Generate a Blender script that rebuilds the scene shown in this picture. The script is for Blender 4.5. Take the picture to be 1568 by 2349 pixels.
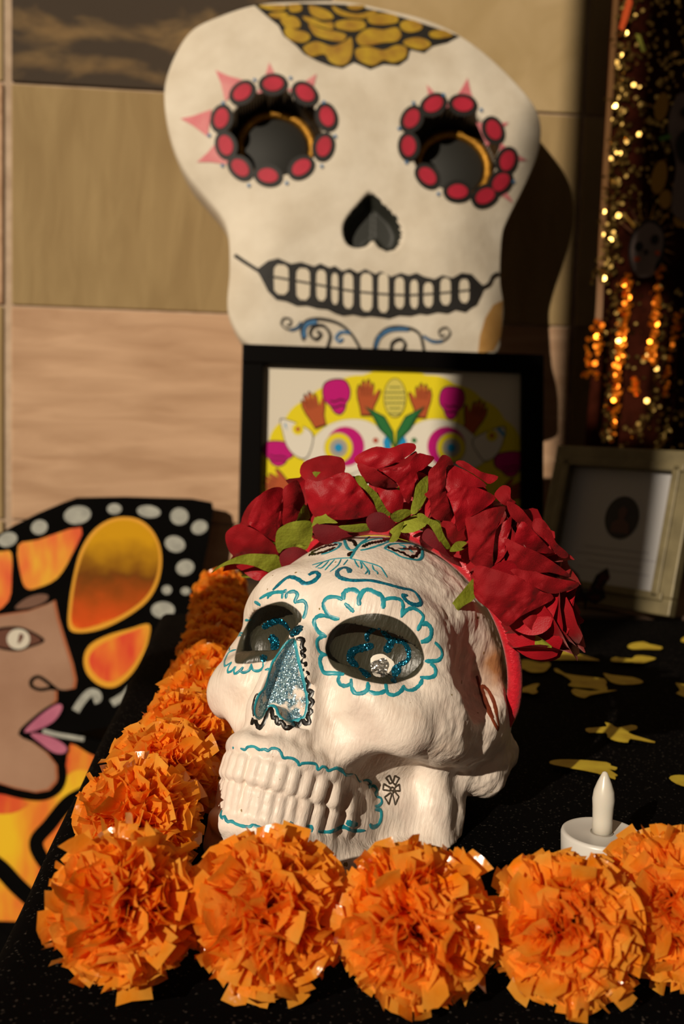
import bpy, bmesh, math, random
import numpy as np
from math import sin, cos, radians, pi, sqrt, atan2
from mathutils import Vector, Matrix, noise as mnoise
from mathutils.bvhtree import BVHTree

for o in list(bpy.data.objects): bpy.data.objects.remove(o, do_unlink=True)
SC = bpy.context.scene
COL = SC.collection

# ------------------------------------------------------------------ camera
FPX, PCX, PCY = 2300.0, 784.0, 1174.5            # focal length and centre for a 1568 x 2349 frame
CAM_H, PITCH, ROLL = 0.223, radians(-5.2), radians(1.7)
cF = Vector((0, cos(PITCH), sin(PITCH))); cR0 = Vector((1, 0, 0)); cU0 = cR0.cross(cF)
cR = cR0*cos(ROLL) + cU0*sin(ROLL); cU = cU0*cos(ROLL) - cR0*sin(ROLL)
CAM = Vector((0, 0, CAM_H))
cd = bpy.data.cameras.new('camera'); cam = bpy.data.objects.new('camera', cd); COL.objects.link(cam)
cam.matrix_world = Matrix(((cR.x, cU.x, -cF.x, 0), (cR.y, cU.y, -cF.y, 0), (cR.z, cU.z, -cF.z, CAM_H), (0, 0, 0, 1)))
cd.sensor_fit = 'VERTICAL'; cd.sensor_height = 36.0; cd.lens = 36.0*FPX/2349.0
cd.clip_start = 0.02; cd.clip_end = 60
cd.dof.use_dof = True; cd.dof.focus_distance = 0.50; cd.dof.aperture_fstop = 10.0
SC.camera = cam

# ------------------------------------------------------------------ world, sun, exposure
SUN_AZ, SUN_EL = radians(31), radians(24)        # the sun stands behind the camera's left shoulder
SUN_DIR = Vector((sin(SUN_AZ)*cos(SUN_EL), cos(SUN_AZ)*cos(SUN_EL), -sin(SUN_EL)))
w = bpy.data.worlds.new('world'); SC.world = w; w.use_nodes = True
bg = w.node_tree.nodes['Background']; bg.inputs[0].default_value = (1.0, 0.78, 0.55, 1); bg.inputs[1].default_value = 0.05
sl = bpy.data.lights.new('sun', 'SUN'); sl.energy = 3.95; sl.angle = radians(0.6); sl.color = (1.0, 0.865, 0.69)
so = bpy.data.objects.new('sun', sl); COL.objects.link(so)
so.rotation_euler = SUN_DIR.to_track_quat('-Z', 'Y').to_euler(); so.location = (-2.5, -3.5, 3)
vs = SC.view_settings; vs.view_transform = 'Standard'; vs.look = 'None'; vs.exposure = 0.0; vs.gamma = 1.0; vs.use_curve_mapping = False

# ------------------------------------------------------------------ helpers
def pray(x, y): return cR*((x-PCX)/FPX) + cU*((PCY-y)/FPX) + cF
def on_z(x, y, z=0.0):                             # point of a horizontal plane seen at photo position x, y
    d = pray(x, y); return CAM + d*((z-CAM_H)/d.z)
def at(x, y, Y):                                   # point at distance Y seen at photo position x, y
    d = pray(x, y); return CAM + d*(Y/d.y)
def on_plane(x, y, p0, n):
    d = pray(x, y); return CAM + d*((p0-CAM).dot(n)/d.dot(n))
def spline(pts, n=8, closed=False):                # Catmull-Rom through points (any dimension)
    P = [np.array(p, float) for p in pts]; N = len(P); out = []
    rng = range(N) if closed else range(N-1)
    for i in rng:
        if closed: a, b, c, d = P[i-1], P[i], P[(i+1) % N], P[(i+2) % N]
        else: a, b, c, d = P[max(i-1, 0)], P[i], P[i+1], P[min(i+2, N-1)]
        for k in range(n):
            t = k/n
            out.append(0.5*((2*b)+(c-a)*t+(2*a-5*b+4*c-d)*t*t+(3*b-a-3*c+d)*t**3))
    if not closed: out.append(P[-1])
    return out
def lin(c):                                        # '#rrggbb' to linear rgb
    if isinstance(c, str):
        v = [int(c[i:i+2], 16)/255 for i in (1, 3, 5)]
        return tuple(x/12.92 if x <= .04045 else ((x+.055)/1.055)**2.4 for x in v)
    return tuple(c[:3])
MATS = {}
def mat(name, col, rough=.6, col2=None, scale=8., detail=4., ramp=(.35, .65), bump=0., bscale=60., metal=0., spec=.5, sheen=0., trans=0., stretch=None, coord='Object', coat=0., sss=0., twoside=None, bdetail=3.):
    if name in MATS: return MATS[name]
    m = bpy.data.materials.new(name); m.use_nodes = True; MATS[name] = m
    nt = m.node_tree; N = nt.nodes; L = nt.links; b = N['Principled BSDF']
    c = lin(col); b.inputs['Base Color'].default_value = (*c, 1); b.inputs['Roughness'].default_value = rough
    b.inputs['Metallic'].default_value = metal; b.inputs['Specular IOR Level'].default_value = spec
    b.inputs['Sheen Weight'].default_value = sheen; b.inputs['Coat Weight'].default_value = coat
    if sss: b.inputs['Subsurface Weight'].default_value = sss; b.inputs['Subsurface Radius'].default_value = (.004, .002, .001); b.inputs['Subsurface Scale'].default_value = 1.
    tc = N.new('ShaderNodeTexCoord'); mp = N.new('ShaderNodeMapping'); L.new(tc.outputs[coord], mp.inputs[0])
    if stretch: mp.inputs['Scale'].default_value = stretch
    if col2 is not None:
        nz = N.new('ShaderNodeTexNoise'); nz.inputs['Scale'].default_value = scale; nz.inputs['Detail'].default_value = detail
        L.new(mp.outputs[0], nz.inputs['Vector'])
        rp = N.new('ShaderNodeValToRGB'); rp.color_ramp.elements[0].position = ramp[0]; rp.color_ramp.elements[1].position = ramp[1]
        rp.color_ramp.elements[0].color = (*c, 1); rp.color_ramp.elements[1].color = (*lin(col2), 1)
        L.new(nz.outputs['Fac'], rp.inputs[0]); L.new(rp.outputs[0], b.inputs['Base Color'])
    if bump:
        n2 = N.new('ShaderNodeTexNoise'); n2.inputs['Scale'].default_value = bscale; n2.inputs['Detail'].default_value = bdetail
        L.new(mp.outputs[0], n2.inputs['Vector'])
        bp = N.new('ShaderNodeBump'); bp.inputs['Strength'].default_value = bump; bp.inputs['Distance'].default_value = .002
        L.new(n2.outputs['Fac'], bp.inputs['Height']); L.new(bp.outputs[0], b.inputs['Normal'])
    return m
def mesh(name, verts, faces, m=None, parent=None, smooth=True, mats=None, midx=None, link=True):
    me = bpy.data.meshes.new(name)
    me.from_pydata([tuple(v) for v in verts], [], [tuple(f) for f in faces]); me.update()
    for mm in (mats or ([m] if m else [])): me.materials.append(mm)
    if midx is not None: me.polygons.foreach_set('material_index', midx)
    if smooth: me.polygons.foreach_set('use_smooth', [True]*len(me.polygons))
    o = bpy.data.objects.new(name, me)
    if link: COL.objects.link(o)
    if parent: o.parent = parent
    return o
def empty(name, loc=(0, 0, 0)):
    o = bpy.data.objects.new(name, None); o.empty_display_size = .02; o.location = loc; COL.objects.link(o)
    return o
def tag(o, label=None, cat=None, group=None, kind=None):
    if label: o['label'] = label
    if cat: o['category'] = cat
    if group: o['group'] = group
    if kind: o['kind'] = kind
    return o
class MB:                                          # mesh builder
    def __init__(s): s.v = []; s.f = []; s.mi = []
    def add(s, v, f, mi=0):
        b = len(s.v); s.v += [tuple(p) for p in v]; s.f += [tuple(i+b for i in q) for q in f]; s.mi += [mi]*len(f)
    def build(s, name, m, parent=None, smooth=True):
        ms = m if isinstance(m, list) else [m]
        return mesh(name, s.v, s.f, None, parent, smooth, mats=ms, midx=s.mi if len(ms) > 1 else None)
def box_vf(x0, x1, y0, y1, z0, z1, bev=0.0):
    bm = bmesh.new(); bmesh.ops.create_cube(bm, size=1)
    for v in bm.verts: v.co = Vector((x0+(v.co.x+.5)*(x1-x0), y0+(v.co.y+.5)*(y1-y0), z0+(v.co.z+.5)*(z1-z0)))
    if bev: bmesh.ops.bevel(bm, geom=bm.edges[:], offset=bev, segments=2, profile=.6, affect='EDGES')
    bm.verts.index_update(); v = [p.co.copy() for p in bm.verts]; f = [[q.index for q in fc.verts] for fc in bm.faces]; bm.free()
    return v, f
def lathe_vf(prof, n=40):
    v = []; f = []
    for (r, z) in prof:
        for k in range(n): a = 2*pi*k/n; v.append((r*cos(a), r*sin(a), z))
    for i in range(len(prof)-1):
        for k in range(n):
            j = (k+1) % n; f.append((i*n+k, i*n+j, (i+1)*n+j, (i+1)*n+k))
    f.append(tuple(range(n-1, -1, -1))); f.append(tuple((len(prof)-1)*n+k for k in range(n)))
    return v, f
def tube_vf(pts, rad, n=10, closed=False):
    P = [Vector(p) for p in pts]; N = len(P); v = []; f = []
    up = Vector((0, 0, 1)); prev = None
    for i, p in enumerate(P):
        t = (P[(i+1) % N] if (closed or i < N-1) else p) - (P[i-1] if (closed or i > 0) else p); t.normalize()
        if prev is None:
            a = t.cross(up if abs(t.z) < .9 else Vector((1, 0, 0))).normalized()
        else: a = (prev - t*prev.dot(t)).normalized()
        prev = a; b = t.cross(a); r = rad[i] if hasattr(rad, '__len__') else rad
        for k in range(n): an = 2*pi*k/n; v.append(p + a*(r*cos(an)) + b*(r*sin(an)))
    for i in range(N if closed else N-1):
        for k in range(n):
            j = (k+1) % n; q = (i+1) % N; f.append((i*n+k, i*n+j, q*n+j, q*n+k))
    if not closed: f.append(tuple(range(n-1, -1, -1))); f.append(tuple((N-1)*n+k for k in range(n)))
    return v, f
# ------------------------------------------------------------------ sculpted skull (signed distance field + surface nets)
SK_O = Vector((0.02, 0.57, 0.10))
SK_M = Matrix.Rotation(radians(-30), 3, 'Z') @ Matrix.Rotation(radians(-24), 3, 'X')
SK = Matrix.Translation(SK_O) @ SK_M.to_4x4()
def sk_world(p): return SK_O + SK_M @ (Vector(p)*.01)
def smin(a, b, k):
    h = np.maximum(k-np.abs(a-b), 0)/k; return np.minimum(a, b)-h*h*k*.25
def smax(a, b, k): return -smin(-a, -b, k)
class Field:
    def __init__(s, lo, hi, h):
        s.lo, s.h = lo, h
        s.ax = [np.arange(lo[i], hi[i]+h*.5, h, dtype=np.float32) for i in range(3)]
        s.X, s.Y, s.Z = np.meshgrid(*s.ax, indexing='ij'); s.d = np.full(s.X.shape, 9., np.float32)
    def win(s, p, r):                               # index window around points p, padded by r
        p = np.array(p); a = p.min(0)-r; b = p.max(0)+r; sl = []
        for i in range(3):
            i0 = max(0, int((a[i]-s.ax[i][0])/s.h)); i1 = min(len(s.ax[i]), int((b[i]-s.ax[i][0])/s.h)+2); sl.append(slice(i0, max(i1, i0+1)))
        return tuple(sl)
    def put(s, sl, val, op, k):
        if op == '+': s.d[sl] = smin(s.d[sl], val, k)
        else: s.d[sl] = smax(s.d[sl], -val, k)
    def ell(s, c, r, k=.5, op='+', rot=None, pad=2.2):
        sl = s.win([c], max(r)+pad); x, y, z = s.X[sl]-c[0], s.Y[sl]-c[1], s.Z[sl]-c[2]
        if rot is not None: x, y, z = [rot[i][0]*x+rot[i][1]*y+rot[i][2]*z for i in range(3)]
        q = np.sqrt((x/r[0])**2+(y/r[1])**2+(z/r[2])**2)+1e-6
        q2 = np.sqrt((x/r[0]**2)**2+(y/r[1]**2)**2+(z/r[2]**2)**2)+1e-6
        s.put(sl, q*(q-1)/q2, op, k)
    def cap(s, a, b, ra, rb, k=.5, op='+', flat=None):
        sl = s.win([a, b], max(ra, rb)+1.8); x, y, z = s.X[sl], s.Y[sl], s.Z[sl]
        ba = np.array(b, float)-np.array(a, float); L = ba@ba
        t = np.clip(((x-a[0])*ba[0]+(y-a[1])*ba[1]+(z-a[2])*ba[2])/L, 0, 1)
        d = np.sqrt((x-a[0]-t*ba[0])**2+(y-a[1]-t*ba[1])**2+(z-a[2]-t*ba[2])**2)-(ra+(rb-ra)*t)
        s.put(sl, d, op, k)
    def chain(s, pts, rs, k=.5, op='+'):
        for i in range(len(pts)-1): s.cap(pts[i], pts[i+1], rs[i], rs[i+1], k, op)
def surface_nets(d, lo, h):
    s = d < 0; nx, ny, nz = d.shape
    acc = np.zeros((nx-1, ny-1, nz-1, 3), np.float32); cnt = np.zeros((nx-1, ny-1, nz-1), np.float32)
    offs = [(i, j, k) for i in (0, 1) for j in (0, 1) for k in (0, 1)]
    def sub(a, o): return a[o[0]:nx-1+o[0], o[1]:ny-1+o[1], o[2]:nz-1+o[2]]
    tot = sum(sub(s, o).astype(np.int8) for o in offs); act = (tot > 0) & (tot < 8)
    I = np.argwhere(act)
    P = np.zeros((len(I), 3)); Cn = np.zeros(len(I))
    for a in offs:
        for ax in range(3):
            if a[ax]: continue
            b = list(a); b[ax] = 1
            da = d[I[:, 0]+a[0], I[:, 1]+a[1], I[:, 2]+a[2]]; db = d[I[:, 0]+b[0], I[:, 1]+b[1], I[:, 2]+b[2]]
            m = (da < 0) != (db < 0); t = np.where(m, da/(da-db+1e-12), 0)
            q = np.tile(np.array(a, float), (len(I), 1)); q[:, ax] += t
            P[m] += q[m]; Cn[m] += 1
    V = (I+P/Cn[:, None])*h+np.array(lo)
    idx = np.full(act.shape, -1, np.int64); idx[act] = np.arange(len(I))
    F = []
    for ax in range(3):
        sh = [slice(1, n-1) for n in d.shape]; sh[ax] = slice(0, d.shape[ax]-1); sh2 = list(sh); sh2[ax] = slice(1, d.shape[ax])
        a = s[tuple(sh)]; b = s[tuple(sh2)]; E = np.argwhere(a != b); 
        E = E+np.array([0 if i == ax else 1 for i in range(3)])
        fl = s[E[:, 0], E[:, 1], E[:, 2]]
        u, v = (ax+1) % 3, (ax+2) % 3
        q = []
        for du, dv in ((1, 1), (0, 1), (0, 0), (1, 0)):
            e = E.copy(); e[:, u] -= du; e[:, v] -= dv; q.append(idx[e[:, 0], e[:, 1], e[:, 2]])
        q = np.stack(q, 1); q[~fl] = q[~fl][:, ::-1]; F.append(q)
    return V, np.concatenate(F)
def vnoise(P, f, seed=0):                           # smooth value noise for (n,3) arrays
    P = P*f+seed*17.31; i = np.floor(P).astype(np.int64); t = P-i; t = t*t*(3-2*t); r = 0
    for a in (0, 1):
        for b in (0, 1):
            for c in (0, 1):
                h = ((i[:, 0]+a)*374761393+(i[:, 1]+b)*668265263+(i[:, 2]+c)*2147483647) & 0xffffffff
                h = ((h ^ (h >> 13))*1274126177) & 0xffffffff; h = (h ^ (h >> 16)) & 0xffff
                r = r+(h/65535.)*(t[:, 0] if a else 1-t[:, 0])*(t[:, 1] if b else 1-t[:, 1])*(t[:, 2] if c else 1-t[:, 2])
    return r*2-1
def ortho(a, up):
    a = Vector(a).normalized(); u = Vector(up); u = (u-a*u.dot(a)).normalized(); n = a.cross(u)
    return [tuple(a), tuple(u), tuple(n)]
def mir(r): return [(-a[0], a[1], a[2]) for a in r]
ER = ortho((.80, .57, .10), (-.12, -.33, .93)); EL = mir(ortho((.80, .57, -.30), (.1, -.33, .93)))
EYE_CUT = {1: ((3.50, -5.58, -1.78), (2.72, 2.05, 1.05), ER), 0: ((-2.95, -5.85, -1.95), (2.85, 1.95, 1.15), EL)}
def sk_ray(px, py):
    Mi = SK_M.transposed(); return Mi @ (CAM-SK_O)*100, Mi @ pray(px, py)
def nose2d():
    out = []
    for p in spline([(674, 1462), (688, 1505), (704, 1565), (713, 1620), (706, 1655), (676, 1668), (652, 1650), (640, 1622), (622, 1617), (613, 1640), (598, 1652), (585, 1643), (592, 1605), (618, 1545), (645, 1490)], 6, True):
        c, d = sk_ray(*p); t = (-8.15-c.y)/d.y
        for _ in range(4): q = c+d*t; t = (-8.15-.12*max(0, -2.2-q.z)-c.y)/d.y
        q = c+d*t; out.append((q.x, q.z))
    return np.array(out)
def poly_sdf(x, z, P):
    d = np.full(x.shape, 1e9, np.float32); sgn = np.ones(x.shape, np.float32); n = len(P)
    for i in range(n):
        a, b = P[i], P[i-1]; e = b-a; wx, wz = x-a[0], z-a[1]
        t = np.clip((wx*e[0]+wz*e[1])/(e@e), 0, 1); d = np.minimum(d, (wx-e[0]*t)**2+(wz-e[1]*t)**2)
        c1 = z >= a[1]; c2 = z < b[1]; c3 = e[0]*wz > e[1]*wx
        sgn = np.where((c1 & c2 & c3) | (~c1 & ~c2 & ~c3), -sgn, sgn)
    return sgn*np.sqrt(d)
NOSE2D = nose2d()
def arch(t, rx=3.3, ry=6.3, cy=-2.9):               # dental arch, t = 0 in front, 1 at the rear end
    a = t*pi/2; return rx*sin(a)**.85 if a > 0 else 0., cy-ry*cos(a)
def build_skull_mesh():
    h = .105
    F = Field((-.21, -11.0, -14.2), (8.9, 11.0, 7.0), h)
    F.ell((0, 1.5, -1.1), (7.05, 8.75, 7.1), .1)                             # brain case
    F.ell((0, 2.6, -2.9), (7.35, 6.2, 3.9), 2.2)                             # broad temples
    F.ell((0, 4.2, -4.2), (6.0, 6.0, 4.6), 1.5)                              # back of the head
    F.ell((0, -.5, -6.0), (4.2, 5.0, 3.6), 1.5)                              # inner mass behind the face
    F.ell((0, -1.7, -.4), (5.7, 5.4, 4.3), 1.2)                              # forehead
    F.chain([(0, -6.0, .1), (1.6, -6.35, .3), (3.2, -5.8, .2), (4.5, -4.4, -.4), (5.2, -3.3, -1.9)], [.8, .8, .8, .85, .8], 1.8)   # brow
    F.chain([(5.2, -3.4, -1.8), (5.5, -4.0, -3.4), (5.1, -4.75, -5.2)], [.78, .9, .85], 1.2)             # outer orbit rim
    F.chain([(5.25, -4.85, -5.45), (4.0, -5.85, -4.4), (2.4, -6.5, -4.2), (1.4, -6.9, -3.6)], [1.0, 1.1, 1.0, .6], 1.2)   # cheekbone
    F.chain([(4.9, -4.9, -5.1), (3.6, -5.4, -6.3), (2.2, -6.0, -7.4)], [.95, .8, .85], 1.3)   # plane under the cheek
    F.chain([(5.3, -4.7, -4.9), (6.1, -2.2, -5.0), (6.3, .6, -5.0)], [1.15, 1.15, 1.15], 1.5)     # zygomatic arch
    F.chain([(5.9, -2.6, -3.4), (6.1, 1.5, -3.6), (6.1, 4, -4.2)], [1.2, 1.25, 1.2], 1.8)           # filled temple below
    F.chain([(0, -6.1, .0), (0, -6.35, -1.1), (0, -7.5, -2.3)], [.6, .55, .68], .6)                     # nose bridge
    F.chain([(.05, -7.5, -2.2), (.8, -7.6, -4.2), (1.05, -7.8, -5.7)], [.62, .85, .85], .6)      # raised nose rim
    F.ell((0, -4.6, -6.6), (2.9, 4.35, 3.2), .9)                             # upper jaw
    # gum bands that follow the arch
    zs = lambda t, s: -s*t**2.2
    for z, r, ry, s in ((-7.85, .55, 6.15, .9), (-11.55, .55, 6.0, -.15)):
        q = [arch(t, 3.15, ry) for t in np.linspace(0, 1, 11)]
        F.chain([(x, y, z+zs(i/10, s)) for i, (x, y) in enumerate(q)], [r]*11, .3)
    q = [arch(t, 2.75, 5.7) for t in np.linspace(0, 1, 11)]
    for z, s in ((-8.5, .7), (-9.4, .3), (-10.5, .1)): F.chain([(x, y, z+zs(i/10, s)) for i, (x, y) in enumerate(q)], [.62]*11, .3)
    F.ell((0, -2.9, -9.6), (2.5, 5.4, 2.5), .3)
    # root ridges above the gum
    for t in (.12, .24, .36, .48, .60, .72):
        x, y = arch(t, 3.1, 6.1); F.cap((x*.97, y+.1, -7.5+zs(t, .8)), (x*.80, y+.9, -6.1), .42, .22, .25)
    # teeth
    TU = [.05, .15, .25, .35, .45, .555, .68, .84]
    for i, t in enumerate(TU):
        x, y = arch(t, 3.28, 6.32); x2, y2 = arch(max(t-.02, 0), 3.22, 6.1); a = zs(t, .85); dz = zs(t, .3)
        r = .40 if i < 5 else .47
        F.chain([(x2, y2, -7.9+a), (x, y-.05, -8.6+.5*(a+dz)), (x, y-.1, -9.25+dz)], [r*.75, r, r*1.05], .1)
    for i, t in enumerate([.04, .125, .21, .295, .38, .475, .58, .70, .84]):
        x, y = arch(t, 3.2, 6.2); dz = zs(t, .3); r = .31 if i < 5 else .42
        F.chain([(x, y-.05, -9.9+dz), (x, y, -10.5+dz), (x*1.0, y+.1, -11.25+zs(t, .1))], [r*1.12, r*.95, r*.9], .1)
    F.cap((3.5, -1.35, -9.55), (3.5, -1.35, -9.7), .42, .42, .1); F.cap((3.5, -1.3, -10.5), (3.5, -1.25, -10.8), .46, .46, .1)
    # lower jaw
    F.chain([(0, -7.9, -12.6), (1.8, -7.0, -12.6), (3.4, -3.8, -12.4), (4.7, -.6, -11.6), (5.5, 1.6, -10.6)], [1.0, 1.0, .95, 1.1, 1.2], .6)
    F.chain([(5.5, 1.4, -10.4), (5.3, .9, -8.5), (5.15, .3, -6.6)], [1.2, 1.0, .9], .6)
    F.chain([(5.6, 2.6, -10.2), (5.5, 2.4, -8.5), (5.2, 1.2, -7.0)], [1.1, .95, .7], .6)
    F.chain([(3.2, .3, -7.6), (4.4, 1.0, -8.6), (4.2, .8, -10.2)], [1.2, 1.0, 1.2], .8)        # cheek behind the molars
    F.ell((3.0, 1.5, -9.4), (2.4, 2.8, 2.6), .6)
    F.ell((3.2, .2, -9.4), (1.5, 2.2, 2.2), .6)
    F.ell((3.1, -1.4, -10.2), (.85, 2.6, 1.7), .5)
    # mastoid flange
    F.chain([(5.8, 2.6, -6.6), (6.5, 4.4, -6.1), (6.3, 6.6, -4.6)], [.8, 1.0, 1.2], 1.2)
    F.ell((0, 5.0, -6.0), (5.4, 4.6, 3.2), 1.0)
    # carving: temple, eyes, cheek hollow, nose
    F.chain([(2.0, -8.05, -2.9), (2.5, -7.95, -4.4), (2.65, -7.85, -6.2)], [.45, .72, .72], .6, '-')
    F.ell((7.35, -1.0, -1.0), (1.35, 2.3, 2.6), .9, '-')
    F.ell((4.8, -4.4, -8.2), (1.45, 2.9, 1.5), .7, '-')
    d = F.d; n0 = 2                                   # n0: index of x = 0; mirror, then carve both sides by their own shapes
    full = np.concatenate([d[n0+1:][::-1], d[n0:]], 0)
    hx = (d.shape[0]-n0-1)*h
    G = Field((-hx, -11.0, -14.2), (hx+h*.2, F.ax[1][-1], F.ax[2][-1]), h); G.d = full
    G.ell(EYE_CUT[1][0], EYE_CUT[1][1], .2, '-', EYE_CUT[1][2]); G.ell(EYE_CUT[0][0], EYE_CUT[0][1], .2, '-', EYE_CUT[0][2])
    sl = G.win([(-1.2, -8.4, -2.2), (1.4, -8.4, -6.8)], 1.3)
    x, y, z = G.X[sl], G.Y[sl], G.Z[sl]
    d2 = poly_sdf(x, z, NOSE2D)
    G.put(sl, np.maximum(d2, y-(-7.65-.05*(z+2.2)/-4)), '-', .1)
    full = np.maximum(G.d, .12-(10-.40674*G.Y+.91355*G.Z))        # flat base where the skull stands on the cloth
    V, Q = surface_nets(full, (-hx, -11.0, -14.2), h)
    V[:, 0] *= np.where(V[:, 0] < 0, .955, 1.)
    return V, Q
# ------------------------------------------------------------------ room frame: wall and table share a 5 degree turn
RA = radians(5.0)
RX, RY = Vector((cos(RA), sin(RA), 0)), Vector((-sin(RA), cos(RA), 0)); RZ = Vector((0, 0, 1))
ROOM = Matrix(((RX.x, RY.x, 0, 0), (RX.y, RY.y, 0, 0), (0, 0, 1, 0), (0, 0, 0, 1)))
def rp(x, y, z): return RX*x + RY*y + RZ*z
def to_room(p): return Vector((p.dot(RX), p.dot(RY), p.z))
WALL_Y = 1.82; FLOOR_Z = -0.75; TAB_X0 = -0.093; TAB_Y0 = 0.352; TAB_Y1 = 1.13
class Panel:                                       # a plane in the place, with local u (right), v (up), w (towards the viewer)
    def __init__(s, O, ex, ez, zoom=(0, 0, 1.)):
        s.O = Vector(O); s.ex = Vector(ex).normalized(); ez = Vector(ez); s.ez = (ez-s.ex*ez.dot(s.ex)).normalized(); s.n = s.ex.cross(s.ez); s.zoom = zoom; s.raise_ = 0.
        s.M = Matrix(((s.ex.x, s.ez.x, s.n.x, s.O.x), (s.ex.y, s.ez.y, s.n.y, s.O.y), (s.ex.z, s.ez.z, s.n.z, s.O.z), (0, 0, 0, 1)))
    def uv(s, x, y):
        zx, zy, k = s.zoom; p = on_plane(zx+x/k, zy+y/k, s.O+s.n*s.raise_, s.n)-s.O
        return p.dot(s.ex), p.dot(s.ez)
    def uvs(s, pts): return [s.uv(*p) for p in pts]
def fill_vf(uv, hf, off, step=None):               # triangulated flat shape laid on a height function
    bm = bmesh.new(); vs_ = [bm.verts.new((u, v, 0)) for u, v in uv]
    f = bm.faces.new(vs_); f.normal_update()
    if f.normal.z < 0: f.normal_flip()
    bmesh.ops.triangulate(bm, faces=bm.faces[:], ngon_method='EAR_CLIP')
    if step:
        for _ in range(6):
            es = [e for e in bm.edges if e.calc_length() > step]
            if not es: break
            bmesh.ops.subdivide_edges(bm, edges=es, cuts=1); bmesh.ops.triangulate(bm, faces=bm.faces[:])
    for v in bm.verts: v.co.z = (hf(v.co.x, v.co.y) if hf else 0)+off
    bm.verts.index_update(); V = [v.co.copy() for v in bm.verts]; F = [[q.index for q in fc.verts] for fc in bm.faces]; bm.free()
    return V, F
def decal(name, uv, m, parent, off=.0006, hf=None, step=None):
    V, F = fill_vf(uv, hf, off, step); return mesh(name, V, F, m, parent, smooth=hf is not None)
def line_vf(uv, wd, off, hf=None):                 # painted line of width wd (number or list)
    V = []; F = []; n = len(uv)
    for i in range(n):
        a = np.array(uv[max(i-1, 0)]); b = np.array(uv[min(i+1, n-1)]); t = b-a; L = np.hypot(*t) or 1; t = t/L; w_ = (wd[i] if hasattr(wd, '__len__') else wd)*.5
        for s in (1, -1):
            q = np.array(uv[i])+s*w_*np.array((-t[1], t[0])); V.append((q[0], q[1], (hf(*q) if hf else 0)+off))
        if i: F.append((2*i-2, 2*i-1, 2*i+1, 2*i))
    return V, F
def slab_vf(uv, th):                               # outline extruded backwards by th, front at w = 0
    n = len(uv); A = sum(uv[i-1][0]*uv[i][1]-uv[i][0]*uv[i-1][1] for i in range(n))
    if A < 0: uv = uv[::-1]
    V, F = fill_vf(uv, None, 0); bm = bmesh.new()
    vs_ = [bm.verts.new((u, v, 0)) for u, v in uv]; f = bm.faces.new(vs_)
    r = bmesh.ops.extrude_face_region(bm, geom=[f]); 
    for v in [g for g in r['geom'] if isinstance(g, bmesh.types.BMVert)]: v.co.z = -th
    bmesh.ops.recalc_face_normals(bm, faces=bm.faces[:]); bmesh.ops.triangulate(bm, faces=[q for q in bm.faces if len(q.verts) > 4])
    bm.verts.index_update(); V = [v.co.copy() for v in bm.verts]; F = [[q.index for q in fc.verts] for fc in bm.faces]; bm.free()
    return V, F

# ------------------------------------------------------------------ stone wall, floor, added shade board
def stone_mat(name, base, c2, streak, tilt, stain=None, sc=5.0):
    m = bpy.data.materials.new(name); m.use_nodes = True; nt = m.node_tree; N = nt.nodes; L = nt.links; b = N['Principled BSDF']
    b.inputs['Roughness'].default_value = .82; b.inputs['Specular IOR Level'].default_value = .25
    tc = N.new('ShaderNodeTexCoord'); mp = N.new('ShaderNodeMapping'); L.new(tc.outputs['Object'], mp.inputs[0])
    mp.inputs['Rotation'].default_value = (0, tilt, 0); mp.inputs['Scale'].default_value = streak
    nz = N.new('ShaderNodeTexNoise'); nz.inputs['Scale'].default_value = sc; nz.inputs['Detail'].default_value = 6; nz.inputs['Distortion'].default_value = .6
    L.new(mp.outputs[0], nz.inputs['Vector'])
    rpn = N.new('ShaderNodeValToRGB'); rpn.color_ramp.elements[0].position = .33; rpn.color_ramp.elements[1].position = .68
    rpn.color_ramp.elements[0].color = (*lin(base), 1); rpn.color_ramp.elements[1].color = (*lin(c2), 1); L.new(nz.outputs['Fac'], rpn.inputs[0])
    out = rpn.outputs[0]
    if stain:
        n2 = N.new('ShaderNodeTexNoise'); n2.inputs['Scale'].default_value = 5.5; n2.inputs['Detail'].default_value = 5; n2.inputs['Distortion'].default_value = .4
        mp2 = N.new('ShaderNodeMapping'); mp2.inputs['Scale'].default_value = (1, 1, 2.2); mp2.inputs['Location'].default_value = (.3, 0, .55); L.new(tc.outputs['Object'], mp2.inputs[0]); L.new(mp2.outputs[0], n2.inputs['Vector'])
        r2 = N.new('ShaderNodeValToRGB'); r2.color_ramp.elements[0].position = .36; r2.color_ramp.elements[1].position = .52
        mx = N.new('ShaderNodeMixRGB'); L.new(n2.outputs['Fac'], r2.inputs[0]); L.new(r2.outputs[0], mx.inputs[0]); L.new(out, mx.inputs[1]); mx.inputs[2].default_value = (*lin(stain), 1); out = mx.outputs[0]
    L.new(out, b.inputs['Base Color'])
    bp = N.new('ShaderNodeBump'); bp.inputs['Strength'].default_value = .35; bp.inputs['Distance'].default_value = .006; L.new(nz.outputs['Fac'], bp.inputs['Height']); L.new(bp.outputs[0], b.inputs['Normal'])
    return m
M_olive = stone_mat('sandstone_olive', '#8f7750', '#9d855c', (5, 5, 1.1), 0)
M_pink = stone_mat('sandstone_pink', '#ab8768', '#c6a282', (1.0, 5, 6.0), radians(-16))
M_brown = stone_mat('sandstone_stained', '#765d3c', '#826945', (2, 2, 3), 0, stain='#40352a')
M_tan = stone_mat('sandstone_tan', '#a28a60', '#b09870', (2, 2, 2), radians(20))
M_mort = mat('mortar', '#bda58c', .9, '#a89078', 30, bump=.3, bscale=200)
wall = mesh('wall_back', *box_vf(-1.9, 2.6, WALL_Y+.0025, WALL_Y+.16, FLOOR_Z, 2.3), M_mort, smooth=False)
wall.matrix_world = ROOM; tag(wall, 'sandstone tiled wall behind the altar table', kind='structure')
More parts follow.
